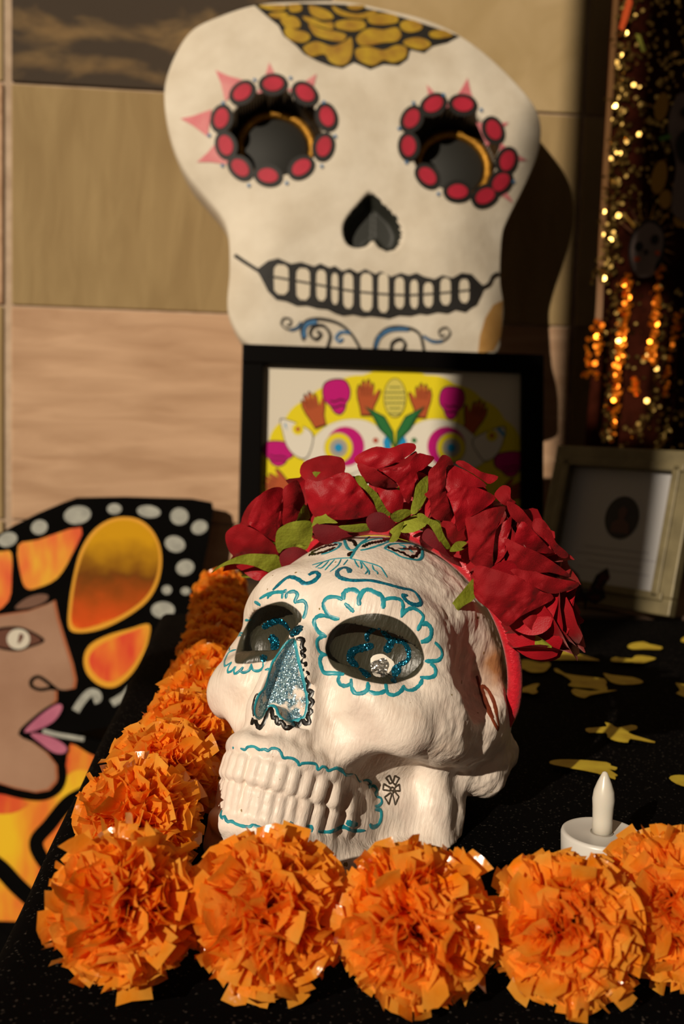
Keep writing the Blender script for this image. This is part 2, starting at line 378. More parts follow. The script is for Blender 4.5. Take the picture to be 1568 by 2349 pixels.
_wp = rp(0, WALL_Y, 0)
def wall_uv(x, y): p = to_room(on_plane(x, y, _wp, RY)); return p.x, p.z
jx0 = wall_uv(12, 500)[0]; jx1 = wall_uv(1343, 150)[0]; TW = jx1-jx0
jz = [wall_uv(200, 200)[1], wall_uv(280, 711)[1]]; TH = jz[0]-jz[1]
rows = [jz[1]-3*TH, jz[1]-2*TH, jz[1]-TH, jz[1], jz[0], jz[0]+TH, jz[0]+2*TH, jz[0]+3*TH]
g = .0035
for ri in range(len(rows)-1):
    z0, z1 = max(rows[ri], FLOOR_Z), min(rows[ri+1], 2.25)
    if z1-z0 < .03: continue
    for ci in range(-1, 3):
        x0 = jx0+ci*TW; x1 = x0+TW
        m_ = {(3, 0): M_olive, (2, 0): M_pink, (4, 0): M_brown, (4, 1): M_olive, (3, 1): M_tan, (2, 1): M_olive}.get((ri, ci), [M_olive, M_tan, M_pink][(ri*2+ci) % 3])
        jit = ((ri*7+ci*3) % 5)*.0006; gl = .011 if ci == 0 else g; gr = g
        xm = jx0+.55*TW
        for xa, xb, mm_ in ([(x0+gl, xm-g, M_brown), (xm+g, x1-gr, M_tan)] if (ri, ci) == (4, 0) else [(x0+gl, x1-gr, m_)]):
            mesh('stone_tile', *box_vf(xa, xb, WALL_Y-.001-jit, WALL_Y+.012, z0+g*.6, z1-g*.6, .0025), mm_, wall, smooth=False)
fl = mesh('floor', *box_vf(-3.0, 3.0, -3.0, WALL_Y+.1, FLOOR_Z-.1, FLOOR_Z), mat('paving', '#3a3128', .85, '#4a4034', 6, bump=.3, bscale=60), smooth=False)
fl.matrix_world = ROOM; tag(fl, 'dark paved ground under the table', kind='structure')
# panels added up-sun, out of frame: shape the shade on wall, certificate and garland
P_AX = Vector((cos(SUN_AZ), -sin(SUN_AZ), 0)); S_AX = Vector((sin(SUN_AZ), cos(SUN_AZ), 0))
def shade_board(bs, q):
    mb = MB()
    for p0, p1, z0, z1 in bs: v, f = box_vf(p0, p1, -.02, .02, z0, z1); mb.add([P_AX*a.x+S_AX*(q+a.y)+RZ*a.z for a in v], f)
    o = mb.build('sun_blocker_1', mat('blocker_brown', '#4a3826', .7, '#5a4630', 12), None, False); tag(o, 'added panels out of view that block part of the sun', kind='structure')
shade_board([(-.628, -.52, 1.0, 3.3), (-.52, -.45, 1.0, 1.66), (-.45, -.41, 1.17, 1.66), (-.465, -.41, 1.91, 3.3), (-.52, -.465, 2.75, 3.3), (-.41, -.297, 1.17, 3.3)], -1.62)  # gap left between the added panels lets sun reach the banner

# ------------------------------------------------------------------ table, cloth, back ledge
def cloth_mat():
    m = bpy.data.materials.new('black_cloth'); m.use_nodes = True; nt = m.node_tree; N = nt.nodes; L = nt.links; b = N['Principled BSDF']
    b.inputs['Roughness'].default_value = .9; b.inputs['Specular IOR Level'].default_value = .03; b.inputs['Sheen Weight'].default_value = .0; b.inputs['Sheen Roughness'].default_value = .4
    tc = N.new('ShaderNodeTexCoord'); vo = N.new('ShaderNodeTexVoronoi'); vo.inputs['Scale'].default_value = 1150; L.new(tc.outputs['Object'], vo.inputs['Vector'])
    sp = N.new('ShaderNodeSeparateColor'); L.new(vo.outputs['Color'], sp.inputs[0])
    mr = N.new('ShaderNodeMapRange'); mr.inputs['From Min'].default_value = .955; mr.inputs['From Max'].default_value = 1.; L.new(sp.outputs[0], mr.inputs['Value'])
    mx = N.new('ShaderNodeMixRGB'); mx.inputs[1].default_value = (.0016, .0013, .0012, 1); mx.inputs[2].default_value = (.05, .042, .035, 1); L.new(mr.outputs[0], mx.inputs[0]); L.new(mx.outputs[0], b.inputs['Base Color'])
    bp = N.new('ShaderNodeBump'); bp.inputs['Strength'].default_value = .5; bp.inputs['Distance'].default_value = .0006; L.new(sp.outputs[1], bp.inputs['Height']); L.new(bp.outputs[0], b.inputs['Normal'])
    return m
M_cloth = cloth_mat()
TAB_X1 = 1.25
tb = empty('altar_table', rp(TAB_X0, TAB_Y0, FLOOR_Z)); tb.rotation_euler.z = RA
tag(tb, 'low altar table hidden under the black cloth', 'table')
lw = mat('table_wood', '#5b4128', .6, '#6b4c30', 20)
tw_, tl_ = TAB_X1-TAB_X0, TAB_Y1-TAB_Y0
mesh('tabletop', *box_vf(.006, tw_-.006, .006, tl_-.006, -FLOOR_Z-.030, -FLOOR_Z-.004, .003), lw, tb, False)
for lx in (.05, tw_-.09):
    for ly in (.05, tl_-.09): mesh('leg', *box_vf(lx, lx+.04, ly, ly+.04, 0, -FLOOR_Z-.030, .003), lw, tb, False)
def cloth():
    # a rounded sheet over the table: top, then hanging folds on the four sides
    W, Ln = tw_, tl_; V = []; F = []; nx, ny = 150, 100; drop = .55; R_ = .012
    def bend(t):                                   # arc length past the edge -> (outwards, down)
        if t <= 0: return t, 0.
        a = min(t/R_, pi/2); o = R_*sin(a); d = R_*(1-cos(a)); r = max(0, t-R_*pi/2); return o, d+r
    def axis(L_, n):
        ext = drop; s = np.concatenate([np.linspace(-ext, -.03, 14), np.linspace(-.025, .02, 12), np.linspace(.03, L_-.03, n), np.linspace(L_-.02, L_+.025, 12), np.linspace(L_+.03, L_+ext, 14)]); return s
    xs, ys = axis(W, 60), axis(Ln, 60)
    for y in ys:
        for x in xs:
            ox, dx = bend(max(-x, x-W)+R_*0); oy, dy = bend(max(-y, y-Ln))
            X = (0-ox if x < 0 else W+ox if x > W else x); Y = (0-oy if y < 0 else Ln+oy if y > Ln else y)
            d = max(dx, dy); z = -d
            fold = min(d, .3)/.3
            X += (.02*sin(y*38+1)*fold*(-1 if x < W/2 else 1) if dx >= dy and dx > 0 else 0); Y += (.012*sin(x*33)*fold*(-1 if y < Ln/2 else 1) if dy > dx else 0)
            z += .0006*mnoise.noise(Vector((x*14, y*14, .3))) if d == 0 else 0
            V.append((X, Y, z))
    n = len(xs)
    for j in range(len(ys)-1):
        for i in range(n-1):
            F.append((j*n+i, j*n+i+1, (j+1)*n+i+1, (j+1)*n+i))
    o = mesh('tablecloth', V, F, M_cloth); o.location = rp(TAB_X0, TAB_Y0, 0); o.rotation_euler.z = RA
    return tag(o, 'black speckled cloth draped over the altar table', 'tablecloth')
cloth()
ledge = mesh('wall_ledge', *box_vf(-.02, 1.4, TAB_Y1+.035, 1.64, FLOOR_Z, -.002, .004), mat('ledge_stone', '#4a3422', .7, '#3a291b', 9, bump=.2, bscale=40), smooth=False)
ledge.matrix_world = ROOM; tag(ledge, 'brown ledge behind the black clothed table', kind='structure')
# ------------------------------------------------------------------ the painted skull
def glitter_mat(name, c1, c2, metal=.85, scale=900, base=None, keep=.5):
    m = bpy.data.materials.new(name); m.use_nodes = True; nt = m.node_tree; N = nt.nodes; L = nt.links; b = N['Principled BSDF']
    add_glitter(N, L, b, c1, c2, metal, scale); return m
def add_glitter(N, L, b, c1, c2, metal, scale):
    tc = N.new('ShaderNodeTexCoord'); vo = N.new('ShaderNodeTexVoronoi'); vo.inputs['Scale'].default_value = scale; L.new(tc.outputs['Object'], vo.inputs['Vector'])
    sp = N.new('ShaderNodeSeparateColor'); L.new(vo.outputs['Color'], sp.inputs[0])
    rpn = N.new('ShaderNodeValToRGB'); L.new(sp.outputs[0], rpn.inputs[0]); e = rpn.color_ramp.elements
    e[0].position = .0; e[0].color = (*lin(c1), 1); e[1].position = 1.; e[1].color = (*lin(c2), 1); rpn.color_ramp.interpolation = 'LINEAR'
    L.new(rpn.outputs[0], b.inputs['Base Color']); b.inputs['Metallic'].default_value = metal; b.inputs['Roughness'].default_value = .28
    sub = N.new('ShaderNodeVectorMath'); sub.operation = 'SUBTRACT'; sub.inputs[1].default_value = (.5, .5, .5); L.new(vo.outputs['Color'], sub.inputs[0])
    sc = N.new('ShaderNodeVectorMath'); sc.operation = 'SCALE'; sc.inputs['Scale'].default_value = 1.1; L.new(sub.outputs[0], sc.inputs[0])
    gm = N.new('ShaderNodeNewGeometry'); ad = N.new('ShaderNodeVectorMath'); L.new(gm.outputs['Normal'], ad.inputs[0]); L.new(sc.outputs[0], ad.inputs[1])
    nm = N.new('ShaderNodeVectorMath'); nm.operation = 'NORMALIZE'; L.new(ad.outputs[0], nm.inputs[0]); L.new(nm.outputs[0], b.inputs['Normal'])
def skull_mat():
    m = bpy.data.materials.new('painted_plaster'); m.use_nodes = True; nt = m.node_tree; N = nt.nodes; L = nt.links; b = N['Principled BSDF']
    outn = N['Material Output']
    tc = N.new('ShaderNodeTexCoord')
    mp = N.new('ShaderNodeMapping'); mp.inputs['Rotation'].default_value = (.5, .4, .3); mp.inputs['Scale'].default_value = (1, 1, .12); L.new(tc.outputs['Object'], mp.inputs[0])
    n1 = N.new('ShaderNodeTexNoise'); n1.inputs['Scale'].default_value = 620; n1.inputs['Detail'].default_value = 4; L.new(mp.outputs[0], n1.inputs['Vector'])
    n2 = N.new('ShaderNodeTexNoise'); n2.inputs['Scale'].default_value = 60; n2.inputs['Detail'].default_value = 5; L.new(tc.outputs['Object'], n2.inputs['Vector'])
    rpn = N.new('ShaderNodeValToRGB'); rpn.color_ramp.elements[0].position = .3; rpn.color_ramp.elements[1].position = .6
    rpn.color_ramp.elements[0].color = (*lin('#dccbbd'), 1); rpn.color_ramp.elements[1].color = (*lin('#ece0d2'), 1); L.new(n2.outputs['Fac'], rpn.inputs[0])
    # chips and smudges
    n3 = N.new('ShaderNodeTexNoise'); n3.inputs['Scale'].default_value = 190; n3.inputs['Detail'].default_value = 2; L.new(tc.outputs['Object'], n3.inputs['Vector'])
    r3 = N.new('ShaderNodeValToRGB'); r3.color_ramp.elements[0].position = .735; r3.color_ramp.elements[1].position = .75; L.new(n3.outputs['Fac'], r3.inputs[0])
    mx3 = N.new('ShaderNodeMixRGB'); L.new(r3.outputs[0], mx3.inputs[0]); L.new(rpn.outputs[0], mx3.inputs[1]); mx3.inputs[2].default_value = (*lin('#8a7448'), 1)
    # brown tint painting shade on the temple, carried by a vertex attribute
    at_ = N.new('ShaderNodeAttribute'); at_.attribute_name = 'temple_shade'
    ml = N.new('ShaderNodeMath'); ml.operation = 'MULTIPLY_ADD'; L.new(n2.outputs['Fac'], ml.inputs[0]); ml.inputs[1].default_value = 1.4; ml.inputs[2].default_value = -.7
    ad = N.new('ShaderNodeMath'); ad.operation = 'ADD'; ad.use_clamp = True; L.new(at_.outputs['Fac'], ad.inputs[0]); L.new(ml.outputs[0], ad.inputs[1])
    mxb = N.new('ShaderNodeMixRGB'); L.new(ad.outputs[0], mxb.inputs[0]); L.new(mx3.outputs[0], mxb.inputs[1]); mxb.inputs[2].default_value = (*lin('#9a6a44'), 1)
    L.new(mxb.outputs[0], b.inputs['Base Color']); b.inputs['Roughness'].default_value = .42; b.inputs['Specular IOR Level'].default_value = .4
    bp = N.new('ShaderNodeBump'); bp.inputs['Strength'].default_value = .35; bp.inputs['Distance'].default_value = .0012; L.new(n1.outputs['Fac'], bp.inputs['Height'])
    bp2 = N.new('ShaderNodeBump'); bp2.inputs['Strength'].default_value = .3; bp2.inputs['Distance'].default_value = .004; L.new(n2.outputs['Fac'], bp2.inputs['Height']); L.new(bp.outputs[0], bp2.inputs['Normal']); L.new(bp2.outputs[0], b.inputs['Normal'])
    # black gloss paint in the eye sockets, glitter in the nose
    pe = N.new('ShaderNodeBsdfPrincipled'); pe.inputs['Base Color'].default_value = (*lin('#38362a'), 1); pe.inputs['Roughness'].default_value = .38
    L.new(bp2.outputs[0], pe.inputs['Normal'])
    ae = N.new('ShaderNodeAttribute'); ae.attribute_name = 'eye'; me_ = N.new('ShaderNodeMapRange'); me_.inputs['From Min'].default_value = .008; me_.inputs['From Max'].default_value = -.008; L.new(ae.outputs['Fac'], me_.inputs['Value'])
    m1 = N.new('ShaderNodeMixShader'); L.new(me_.outputs[0], m1.inputs[0]); L.new(b.outputs[0], m1.inputs[1]); L.new(pe.outputs[0], m1.inputs[2])
    pn = N.new('ShaderNodeBsdfPrincipled'); add_glitter(N, L, pn, '#075878', '#b4d0d4', .5, 2300)
    an = N.new('ShaderNodeAttribute'); an.attribute_name = 'nose'; mn_ = N.new('ShaderNodeMapRange'); mn_.inputs['From Min'].default_value = .03; mn_.inputs['From Max'].default_value = -.04; L.new(an.outputs['Fac'], mn_.inputs['Value'])
    nn = N.new('ShaderNodeTexNoise'); nn.inputs['Scale'].default_value = 150; nn.inputs['Detail'].default_value = 8; L.new(tc.outputs['Object'], nn.inputs['Vector'])
    rn = N.new('ShaderNodeValToRGB'); rn.color_ramp.elements[0].position = .36; rn.color_ramp.elements[1].position = .46; L.new(nn.outputs['Fac'], rn.inputs[0])
    mm = N.new('ShaderNodeMath'); mm.operation = 'MULTIPLY'; L.new(mn_.outputs[0], mm.inputs[0]); L.new(rn.outputs[0], mm.inputs[1])
    m2 = N.new('ShaderNodeMixShader'); L.new(mm.outputs[0], m2.inputs[0]); L.new(m1.outputs[0], m2.inputs[1]); L.new(pn.outputs[0], m2.inputs[2]); L.new(m2.outputs[0], outn.inputs['Surface'])
    return m
V, Q = build_skull_mesh()
def ell_q(P, cut):
    c, r, R_ = cut; d = P-np.array(c); A = np.array(R_); return np.sqrt((((d@A.T)/np.array(r))**2).sum(1))-1
warp = V.copy(); warp[:, 0] = np.where(V[:, 0] < 0, V[:, 0]/.955, V[:, 0])
EYE_PX = [[(746, 1482), (762, 1446), (795, 1420), (850, 1407), (890, 1412), (925, 1428), (957, 1462), (973, 1512), (958, 1545), (930, 1560), (885, 1570), (820, 1558), (775, 1540), (757, 1522), (749, 1500)],
          [(538, 1516), (548, 1470), (566, 1432), (592, 1398), (640, 1380), (668, 1388), (690, 1408), (699, 1440), (690, 1455), (668, 1464), (650, 1480), (628, 1512), (590, 1520), (555, 1523)]]
def px_of(P):                                       # where skull points stand in the photo (for laying out the painted eye outlines)
    Wp = P*.01@np.array(SK_M).T+np.array(SK_O)-np.array(CAM); c_ = Wp@np.array(cF); return PCX+FPX*(Wp@np.array(cR))/c_, PCY-FPX*(Wp@np.array(cU))/c_
_px, _py = px_of(V)
def eye_sd(poly, sel): 
    P_ = np.array([tuple(q) for q in spline(poly, 5, True)]); d = np.full(len(V), 1., np.float32); d[sel] = poly_sdf(_px[sel], _py[sel], P_)*.006; return d
_near = (V[:, 1] < -2.2) & (V[:, 2] > -4.6) & (V[:, 2] < 1.2)
eye_a = np.minimum(eye_sd(EYE_PX[0], _near & (V[:, 0] > .3)), eye_sd(EYE_PX[1], _near & (V[:, 0] < -.25)))
NOSE_PX = np.array([tuple(q) for q in spline([(674, 1466), (687, 1505), (702, 1565), (709, 1620), (702, 1650), (676, 1663), (655, 1646), (643, 1620), (622, 1614), (611, 1636), (598, 1648), (588, 1640), (595, 1605), (620, 1547), (646, 1492)], 5, True)])
_nn = (V[:, 1] < -6.6) & (np.abs(V[:, 0]) < 2.2) & (V[:, 2] < -1.7) & (V[:, 2] > -7.2)
nose_a = np.ones(len(V), np.float32); nose_a[_nn] = poly_sdf(_px[_nn], _py[_nn], NOSE_PX)*.02
temple_shade = np.clip(1.1-np.linalg.norm((V-np.array((7.0, 2.2, -.3)))/np.array((1.6, 2.6, 2.9)), axis=1), 0, 1)*1.3
# uneven hand-made surface: strong on the brain case and jaw side, weak on the face
nrm = np.zeros_like(V); e1 = V[Q[:, 1]]-V[Q[:, 0]]; e2 = V[Q[:, 3]]-V[Q[:, 0]]; fn = np.cross(e1, e2)
for k in range(4): np.add.at(nrm, Q[:, k], fn)
nrm /= np.linalg.norm(nrm, axis=1)[:, None]+1e-9
rough = np.clip((V[:, 0]-2.6+.25*(V[:, 2]-1))/3., .12, 1)*np.clip((V[:, 1]+6.5)/3.5, .12, 1)
disp = rough*(.10*vnoise(V, 1.1, 1)+.055*vnoise(V, 2.6, 2)+.02*vnoise(V, 5.5, 3))+.018*vnoise(V, 1.7, 4)
disp[(eye_a < .06) | (nose_a < .15)] *= .3
V = V+nrm*disp[:, None]
skull = mesh('painted_skull', V*.01, Q, skull_mat())
for nm_, arr in (('eye', eye_a), ('nose', nose_a), ('temple_shade', temple_shade)):
    a_ = skull.data.attributes.new(nm_, 'FLOAT', 'POINT'); a_.data.foreach_set('value', arr.astype(np.float32))
skull.matrix_world = SK
tag(skull, 'cream white painted skull wearing a red rose crown, marked in teal', 'skull')
SKB = BVHTree.FromPolygons([tuple(v) for v in V*.01], [tuple(q) for q in Q])
SKI = SK.inverted()
def sk_hit(px, py):
    o_ = SKI @ CAM; d_ = (SKI.to_3x3() @ pray(px, py)).normalized(); return SKB.ray_cast(o_, d_)
def stroke(pts, wd, m, name='paint_line', parent=None, zoom=(0, 0, 1.), sm=5, off=.00018, taper=True, hump=.00012, rough_=.0, seed=1, closed=False):
    pp = [(zoom[0]+x/zoom[2], zoom[1]+y/zoom[2]) for x, y in pts]
    sp_ = spline(pp, sm, closed) if len(pp) > 2 else [np.array(pp[0])*(1-t)+np.array(pp[1])*t for t in np.linspace(0, 1, 8)]
    if closed: sp_.append(sp_[0])
    runs = [[]]
    for x, y in sp_:
        h_ = sk_hit(x, y)
        if h_[0] is None: 
            if runs[-1]: runs.append([])
            continue
        if runs[-1] and (h_[0]-runs[-1][-1][0]).length > .008: runs.append([])
        runs[-1].append((h_[0], h_[1]))
    rnd = random.Random(seed+len(pts)*31+int(pts[0][0]))
    for r in runs:
        if len(r) < 3: continue
        Vv = []; Ff = []; b0 = 0; n = len(r)
        for i in range(n):
            t = (r[min(i+1, n-1)][0]-r[max(i-1, 0)][0]).normalized(); nn_ = (r[max(i-1, 0)][1]+r[i][1]+r[min(i+1, n-1)][1]).normalized(); s_ = t.cross(nn_).normalized()
            k = (min(1, .55+min(i, n-1-i)/2.5*.45) if taper else 1)*(1+rnd.uniform(-.16, .16)); w_ = wd*k*.5
            for j, f_ in enumerate((-1, -.45, .45, 1)):
                q = r[i][0]+s_*(w_*f_); c_ = SKB.find_nearest(q, .006)
                base = c_[0] if c_[0] is not None else q; nb = c_[1] if c_[1] is not None else nn_
                Vv.append(base+nb*(off+(hump if abs(f_) < .9 else -.00012)))
        for i in range(n-1):
            for j in range(3): a_ = b0+i*4+j; Ff.append((a_, a_+1, a_+5, a_+4))
        mesh(name, Vv, Ff, m, parent or skull)
def blob(cx, cy, rx, ry, m, name, zoom, off=.0003, seed=2, n=22):
    rnd = random.Random(seed); V_ = []; F_ = []
    ring = 4
    for k in range(ring+1):
        for i in range(n):
            a = 2*pi*i/n; w_ = 1+.10*sin(a*3+seed)+.05*sin(a*5+2); x = cx+rx*w_*k/ring*cos(a); y = cy+ry*w_*k/ring*sin(a)
            h_ = sk_hit(zoom[0]+x/zoom[2], zoom[1]+y/zoom[2]); V_.append(h_[0]+h_[1]*(off if k < ring else -.0001))
    for k in range(ring):
        for i in range(n): j = (i+1) % n; F_.append((k*n+i, (k+1)*n+i, (k+1)*n+j, k*n+j))
    return mesh(name, V_, F_, m, skull)
ZA, ZB, ZC, ZD, ZE, ZG = (470, 1340, 3.92), (690, 1200, 3.92), (480, 1680, 4.9), (760, 1600, 3.733), (480, 1220, 2.063), (1000, 1400, 4.196)
M_teal = mat('teal_paint', '#2a97a4', .4, '#1d7f90', 300, ramp=(.4, .6))
M_tealg = mat('dark_teal_glitter_line', '#0a5f7a', .35, '#127d92', 700, metal=.2, ramp=(.45, .55))
M_ink = mat('black_ink', '#14100c', .35)
M_grey = mat('brown_ink', '#43392c', .5)
M_bglit = glitter_mat('blue_glitter', '#03202e', '#1683a6', .8, 1900)
M_sglit = glitter_mat('silver_glitter', '#8b8680', '#f4f0e8', .9, 1500)
M_white = mat('white_paint', '#e9dfd0', .4)
M_rust = mat('rust_ink', '#5a2412', .5, '#7a3416', 200)
petalsR = [[(345, 860), (270, 850), (215, 780), (200, 720), (240, 670), (320, 665), (372, 692)], [(392, 720), (440, 765), (475, 800)],
 [(385, 690), (383, 635), (420, 602), (480, 600), (522, 632)], [(525, 742), (522, 680), (560, 612), (610, 598), (660, 620), (718, 650), (740, 700), (735, 770)],
 [(745, 690), (800, 675), (860, 678), (905, 700), (918, 760), (900, 850)], [(905, 840), (940, 790), (1000, 765), (1060, 790), (1100, 840), (1080, 900), (1045, 970)],
 [(1075, 910), (1130, 905), (1170, 950), (1170, 1010), (1140, 1050), (1075, 1070)], [(1200, 1070), (1250, 1120), (1270, 1180), (1240, 1230), (1180, 1242), (1112, 1240)],
 [(1160, 1265), (1205, 1300), (1205, 1365), (1150, 1390), (1068, 1385)], [(1090, 1400), (1070, 1450), (1010, 1498), (950, 1500), (925, 1470)],
 [(925, 1460), (900, 1510), (840, 1545), (780, 1530), (765, 1470), (765, 1448)], [(765, 1500), (720, 1525), (660, 1530), (610, 1510)],
 [(600, 1430), (600, 1490), (560, 1525), (490, 1530), (455, 1480), (450, 1400)], [(450, 1440), (410, 1462), (360, 1455), (335, 1410), (350, 1370)],
 [(390, 1360), (300, 1350), (210, 1345), (180, 1290), (170, 1230), (190, 1190), (235, 1185)], [(225, 1180), (170, 1160), (145, 1100), (150, 1050), (190, 1020), (230, 1015)],
 [(220, 1010), (160, 980), (125, 920), (120, 870), (160, 835), (230, 835), (345, 862)]]
for i, p in enumerate(petalsR): stroke(p, .0021 if i not in (2, 3, 6) else .0026, M_teal, 'teal_scallop', zoom=ZB, seed=i)
petalsL = [[(500, 190), (470, 172), (445, 160)], [(490, 130), (560, 92), (640, 72), (700, 70), (735, 50)], [(560, 130), (575, 105), (605, 88)], [(690, 130), (700, 80)], [(735, 75), (725, 130)],
 [(740, 76), (800, 66), (830, 95), (808, 150), (822, 170)], [(812, 165), (880, 150), (910, 190), (902, 260), (880, 312)], [(362, 325), (410, 320)], [(340, 440), (300, 440), (325, 465)],
 [(318, 460), (260, 490), (225, 560), (218, 600)], [(280, 590), (220, 610), (180, 680), (180, 735), (240, 700)], [(240, 705), (210, 750), (205, 790), (240, 780), (270, 740)],
 [(280, 740), (260, 780), (270, 805), (310, 780), (340, 745)], [(345, 745), (320, 780), (350, 795), (400, 770), (415, 720)], [(415, 716), (430, 770), (480, 780), (520, 750), (520, 702)], [(540, 770), (586, 760)]]
for i, p in enumerate(petalsL): stroke(p, .0014 if i > 7 else .0019, M_teal, 'teal_scallop', zoom=ZA, seed=i)
stroke([(435, 450), (430, 412), (380, 400), (330, 430), (330, 470), (380, 500), (470, 515), (620, 515), (760, 545), (890, 580), (1000, 605), (1050, 650), (1080, 710), (1050, 735), (990, 725), (940, 690), (920, 652), (955, 648)], .0027, M_tealg, 'brow_swirl', zoom=ZB)
stroke([(300, 275), (355, 225), (385, 213), (420, 225), (450, 244), (490, 235), (518, 207), (500, 190), (468, 205)], .0025, M_tealg, 'brow_swirl', zoom=ZE)
stroke([(445, 318), (480, 250), (530, 190), (580, 150), (640, 105), (700, 100), (790, 105)], .0020, M_teal, 'tree_stem', zoom=ZB)
stroke([(430, 300), (445, 270), (470, 262)], .0030, M_ink, 'tree_knot', zoom=ZB)
for p in ([(100, 378), (200, 350), (300, 322), (440, 314)], [(440, 320), (560, 345), (700, 388), (740, 430), (775, 490)], [(300, 330), (240, 395), (215, 425)], [(360, 325), (330, 380), (260, 440)], [(540, 342), (580, 390), (600, 425), (575, 460)], [(640, 378), (655, 420), (685, 440), (688, 462)], [(200, 352), (130, 400)], [(480, 330), (500, 370), (520, 400)], [(530, 345), (545, 380), (540, 412)], [(250, 340), (190, 400), (150, 405)], [(580, 395), (610, 430), (612, 465)], [(420, 330), (380, 380)]):
    stroke(p, .0010, M_teal, 'tree_root', zoom=ZB)
for p in ([(750, 230), (830, 262), (900, 302), (980, 322), (1060, 330), (1092, 290), (1080, 222), (1000, 190), (900, 182), (800, 192), (750, 230)], [(530, 245), (600, 232), (700, 200), (790, 160), (720, 140), (620, 152), (540, 190)], [(390, 150), (405, 200), (440, 242), (500, 232)], [(80, 262), (180, 192), (280, 180), (352, 182), (330, 222), (250, 262), (180, 282)], [(880, 195), (930, 208), (925, 235), (890, 240)], [(985, 205), (980, 240), (1010, 265)]):
    stroke(p, .0019, M_teal, 'leaf_outline', zoom=ZB)
def zig(p, amp, n, zoom): 
    s_ = spline(p, 6); out = []
    for i in range(n): 
        q = s_[int(i*(len(s_)-1)/(n-1))]; out.append((q[0], q[1]+(amp if i % 2 else -amp)))
    return out
for p in ([(780, 212), (840, 242), (920, 268), (980, 305), (1040, 285), (1062, 232), (1010, 205)], [(555, 212), (620, 182), (700, 168), (770, 152)], [(430, 152), (475, 165), (492, 205)], [(100, 262), (200, 216), (320, 192)], [(80, 284), (200, 262), (300, 222)]):
    stroke(zig(p, 7, 18, ZB), .0021, M_ink, 'leaf_vein', zoom=ZB, sm=3)
stroke([(790, 490), (720, 540), (650, 640), (600, 720), (570, 830), (540, 930), (490, 990), (460, 1060), (445, 1150), (470, 1200), (510, 1205), (540, 1140), (590, 1090), (640, 1110), (660, 1170), (710, 1215), (790, 1230), (880, 1205), (910, 1140), (920, 1040), (900, 930), (870, 800), (840, 680), (815, 560), (800, 490)], .0017, M_teal, 'nose_outline', zoom=ZA)
stroke([(820, 492), (880, 497), (868, 560), (890, 590), (862, 620), (890, 650), (870, 690), (905, 720), (888, 770), (925, 800), (908, 850), (935, 890), (920, 950), (965, 970), (938, 1020), (970, 1060), (935, 1110), (955, 1150), (920, 1180), (940, 1240), (900, 1250), (870, 1220), (840, 1270), (810, 1245), (790, 1272), (750, 1290), (720, 1290), (700, 1250), (680, 1240), (650, 1250), (640, 1200), (610, 1200), (602, 1150), (588, 1120), (560, 1150), (545, 1200), (520, 1260), (490, 1290), (470, 1270), (450, 1230), (420, 1250), (430, 1200)], .0024, M_ink, 'nose_scallop', zoom=ZA, sm=4)
stroke([(435, 1190), (430, 1100), (450, 1010), (475, 985)], .0011, M_ink, 'nose_scallop', zoom=ZA)
stroke([(265, 160), (270, 187)], .0015, M_teal, 'gum_line', zoom=ZC)
stroke([(350, 180), (400, 195), (430, 165), (500, 160), (560, 195), (620, 190), (660, 205), (700, 180), (760, 185), (800, 220), (830, 285), (880, 285), (940, 295), (990, 330), (1010, 370), (1040, 350), (1130, 345), (1200, 360), (1220, 420), (1270, 385), (1310, 395), (1340, 430), (1430, 400), (1490, 420), (1530, 480)], .0014, M_teal, 'gum_line', zoom=ZC, sm=4)
stroke([(40, 606), (100, 640), (130, 665), (200, 660), (240, 720), (300, 705), (335, 730), (320, 770), (360, 755), (390, 790), (375, 840), (420, 860), (430, 900), (400, 930), (370, 930)], .0016, M_teal, 'gum_line', zoom=ZD, sm=4)
stroke([(370, 962), (420, 966), (425, 1030), (400, 1090), (350, 1110), (325, 1080)], .0022, M_teal, 'gum_line', zoom=ZD, sm=4)
stroke([(125, 1065), (170, 1082), (222, 1088)], .0032, M_teal, 'gum_line', zoom=ZD)
stroke([(0, 1140), (60, 1120), (100, 1105), (180, 1140), (285, 1140)], .0018, M_teal, 'gum_line', zoom=ZD)
stroke([(140, 880), (125, 930), (150, 965), (165, 940), (200, 1000), (250, 1000), (300, 1030), (380, 1055), (450, 1060), (490, 1040), (540, 1060), (600, 1080), (640, 1075), (720, 1075), (760, 1105), (800, 1110)], .0015, M_teal, 'gum_line', zoom=ZC, sm=4)
stroke([(878, 1038), (910, 1048), (945, 1055)], .0036, M_teal, 'gum_line', zoom=ZC); stroke([(1088, 1060), (1130, 1080), (1165, 1082)], .0036, M_teal, 'gum_line', zoom=ZC)
stroke([(1220, 1110), (1290, 1120), (1400, 1110), (1480, 1068), (1568, 1080)], .0017, M_teal, 'gum_line', zoom=ZC)
for p in ([(500, 740), (465, 685), (495, 665), (520, 725)], [(525, 730), (540, 668), (578, 690), (545, 750)], [(500, 770), (445, 740), (440, 790), (500, 800)], [(540, 770), (580, 745), (585, 800), (540, 800)], [(505, 815), (455, 855), (490, 915), (515, 830)], [(520, 820), (545, 920), (575, 850), (540, 805)]):
    q = p+[p[0]]; pts = []
    for i in range(4):
        for t in (0, .34, .67): pts.append((q[i][0]*(1-t)+q[i+1][0]*t, q[i][1]*(1-t)+q[i+1][1]*t))
    stroke(pts+[p[0]], .0010, M_grey, 'flower_mark', zoom=ZD, sm=2, taper=False)
stroke([(520+15*cos(a), 785+15*sin(a)) for a in np.linspace(0, 2*pi, 9)], .0010, M_grey, 'flower_mark', zoom=ZD, taper=False)
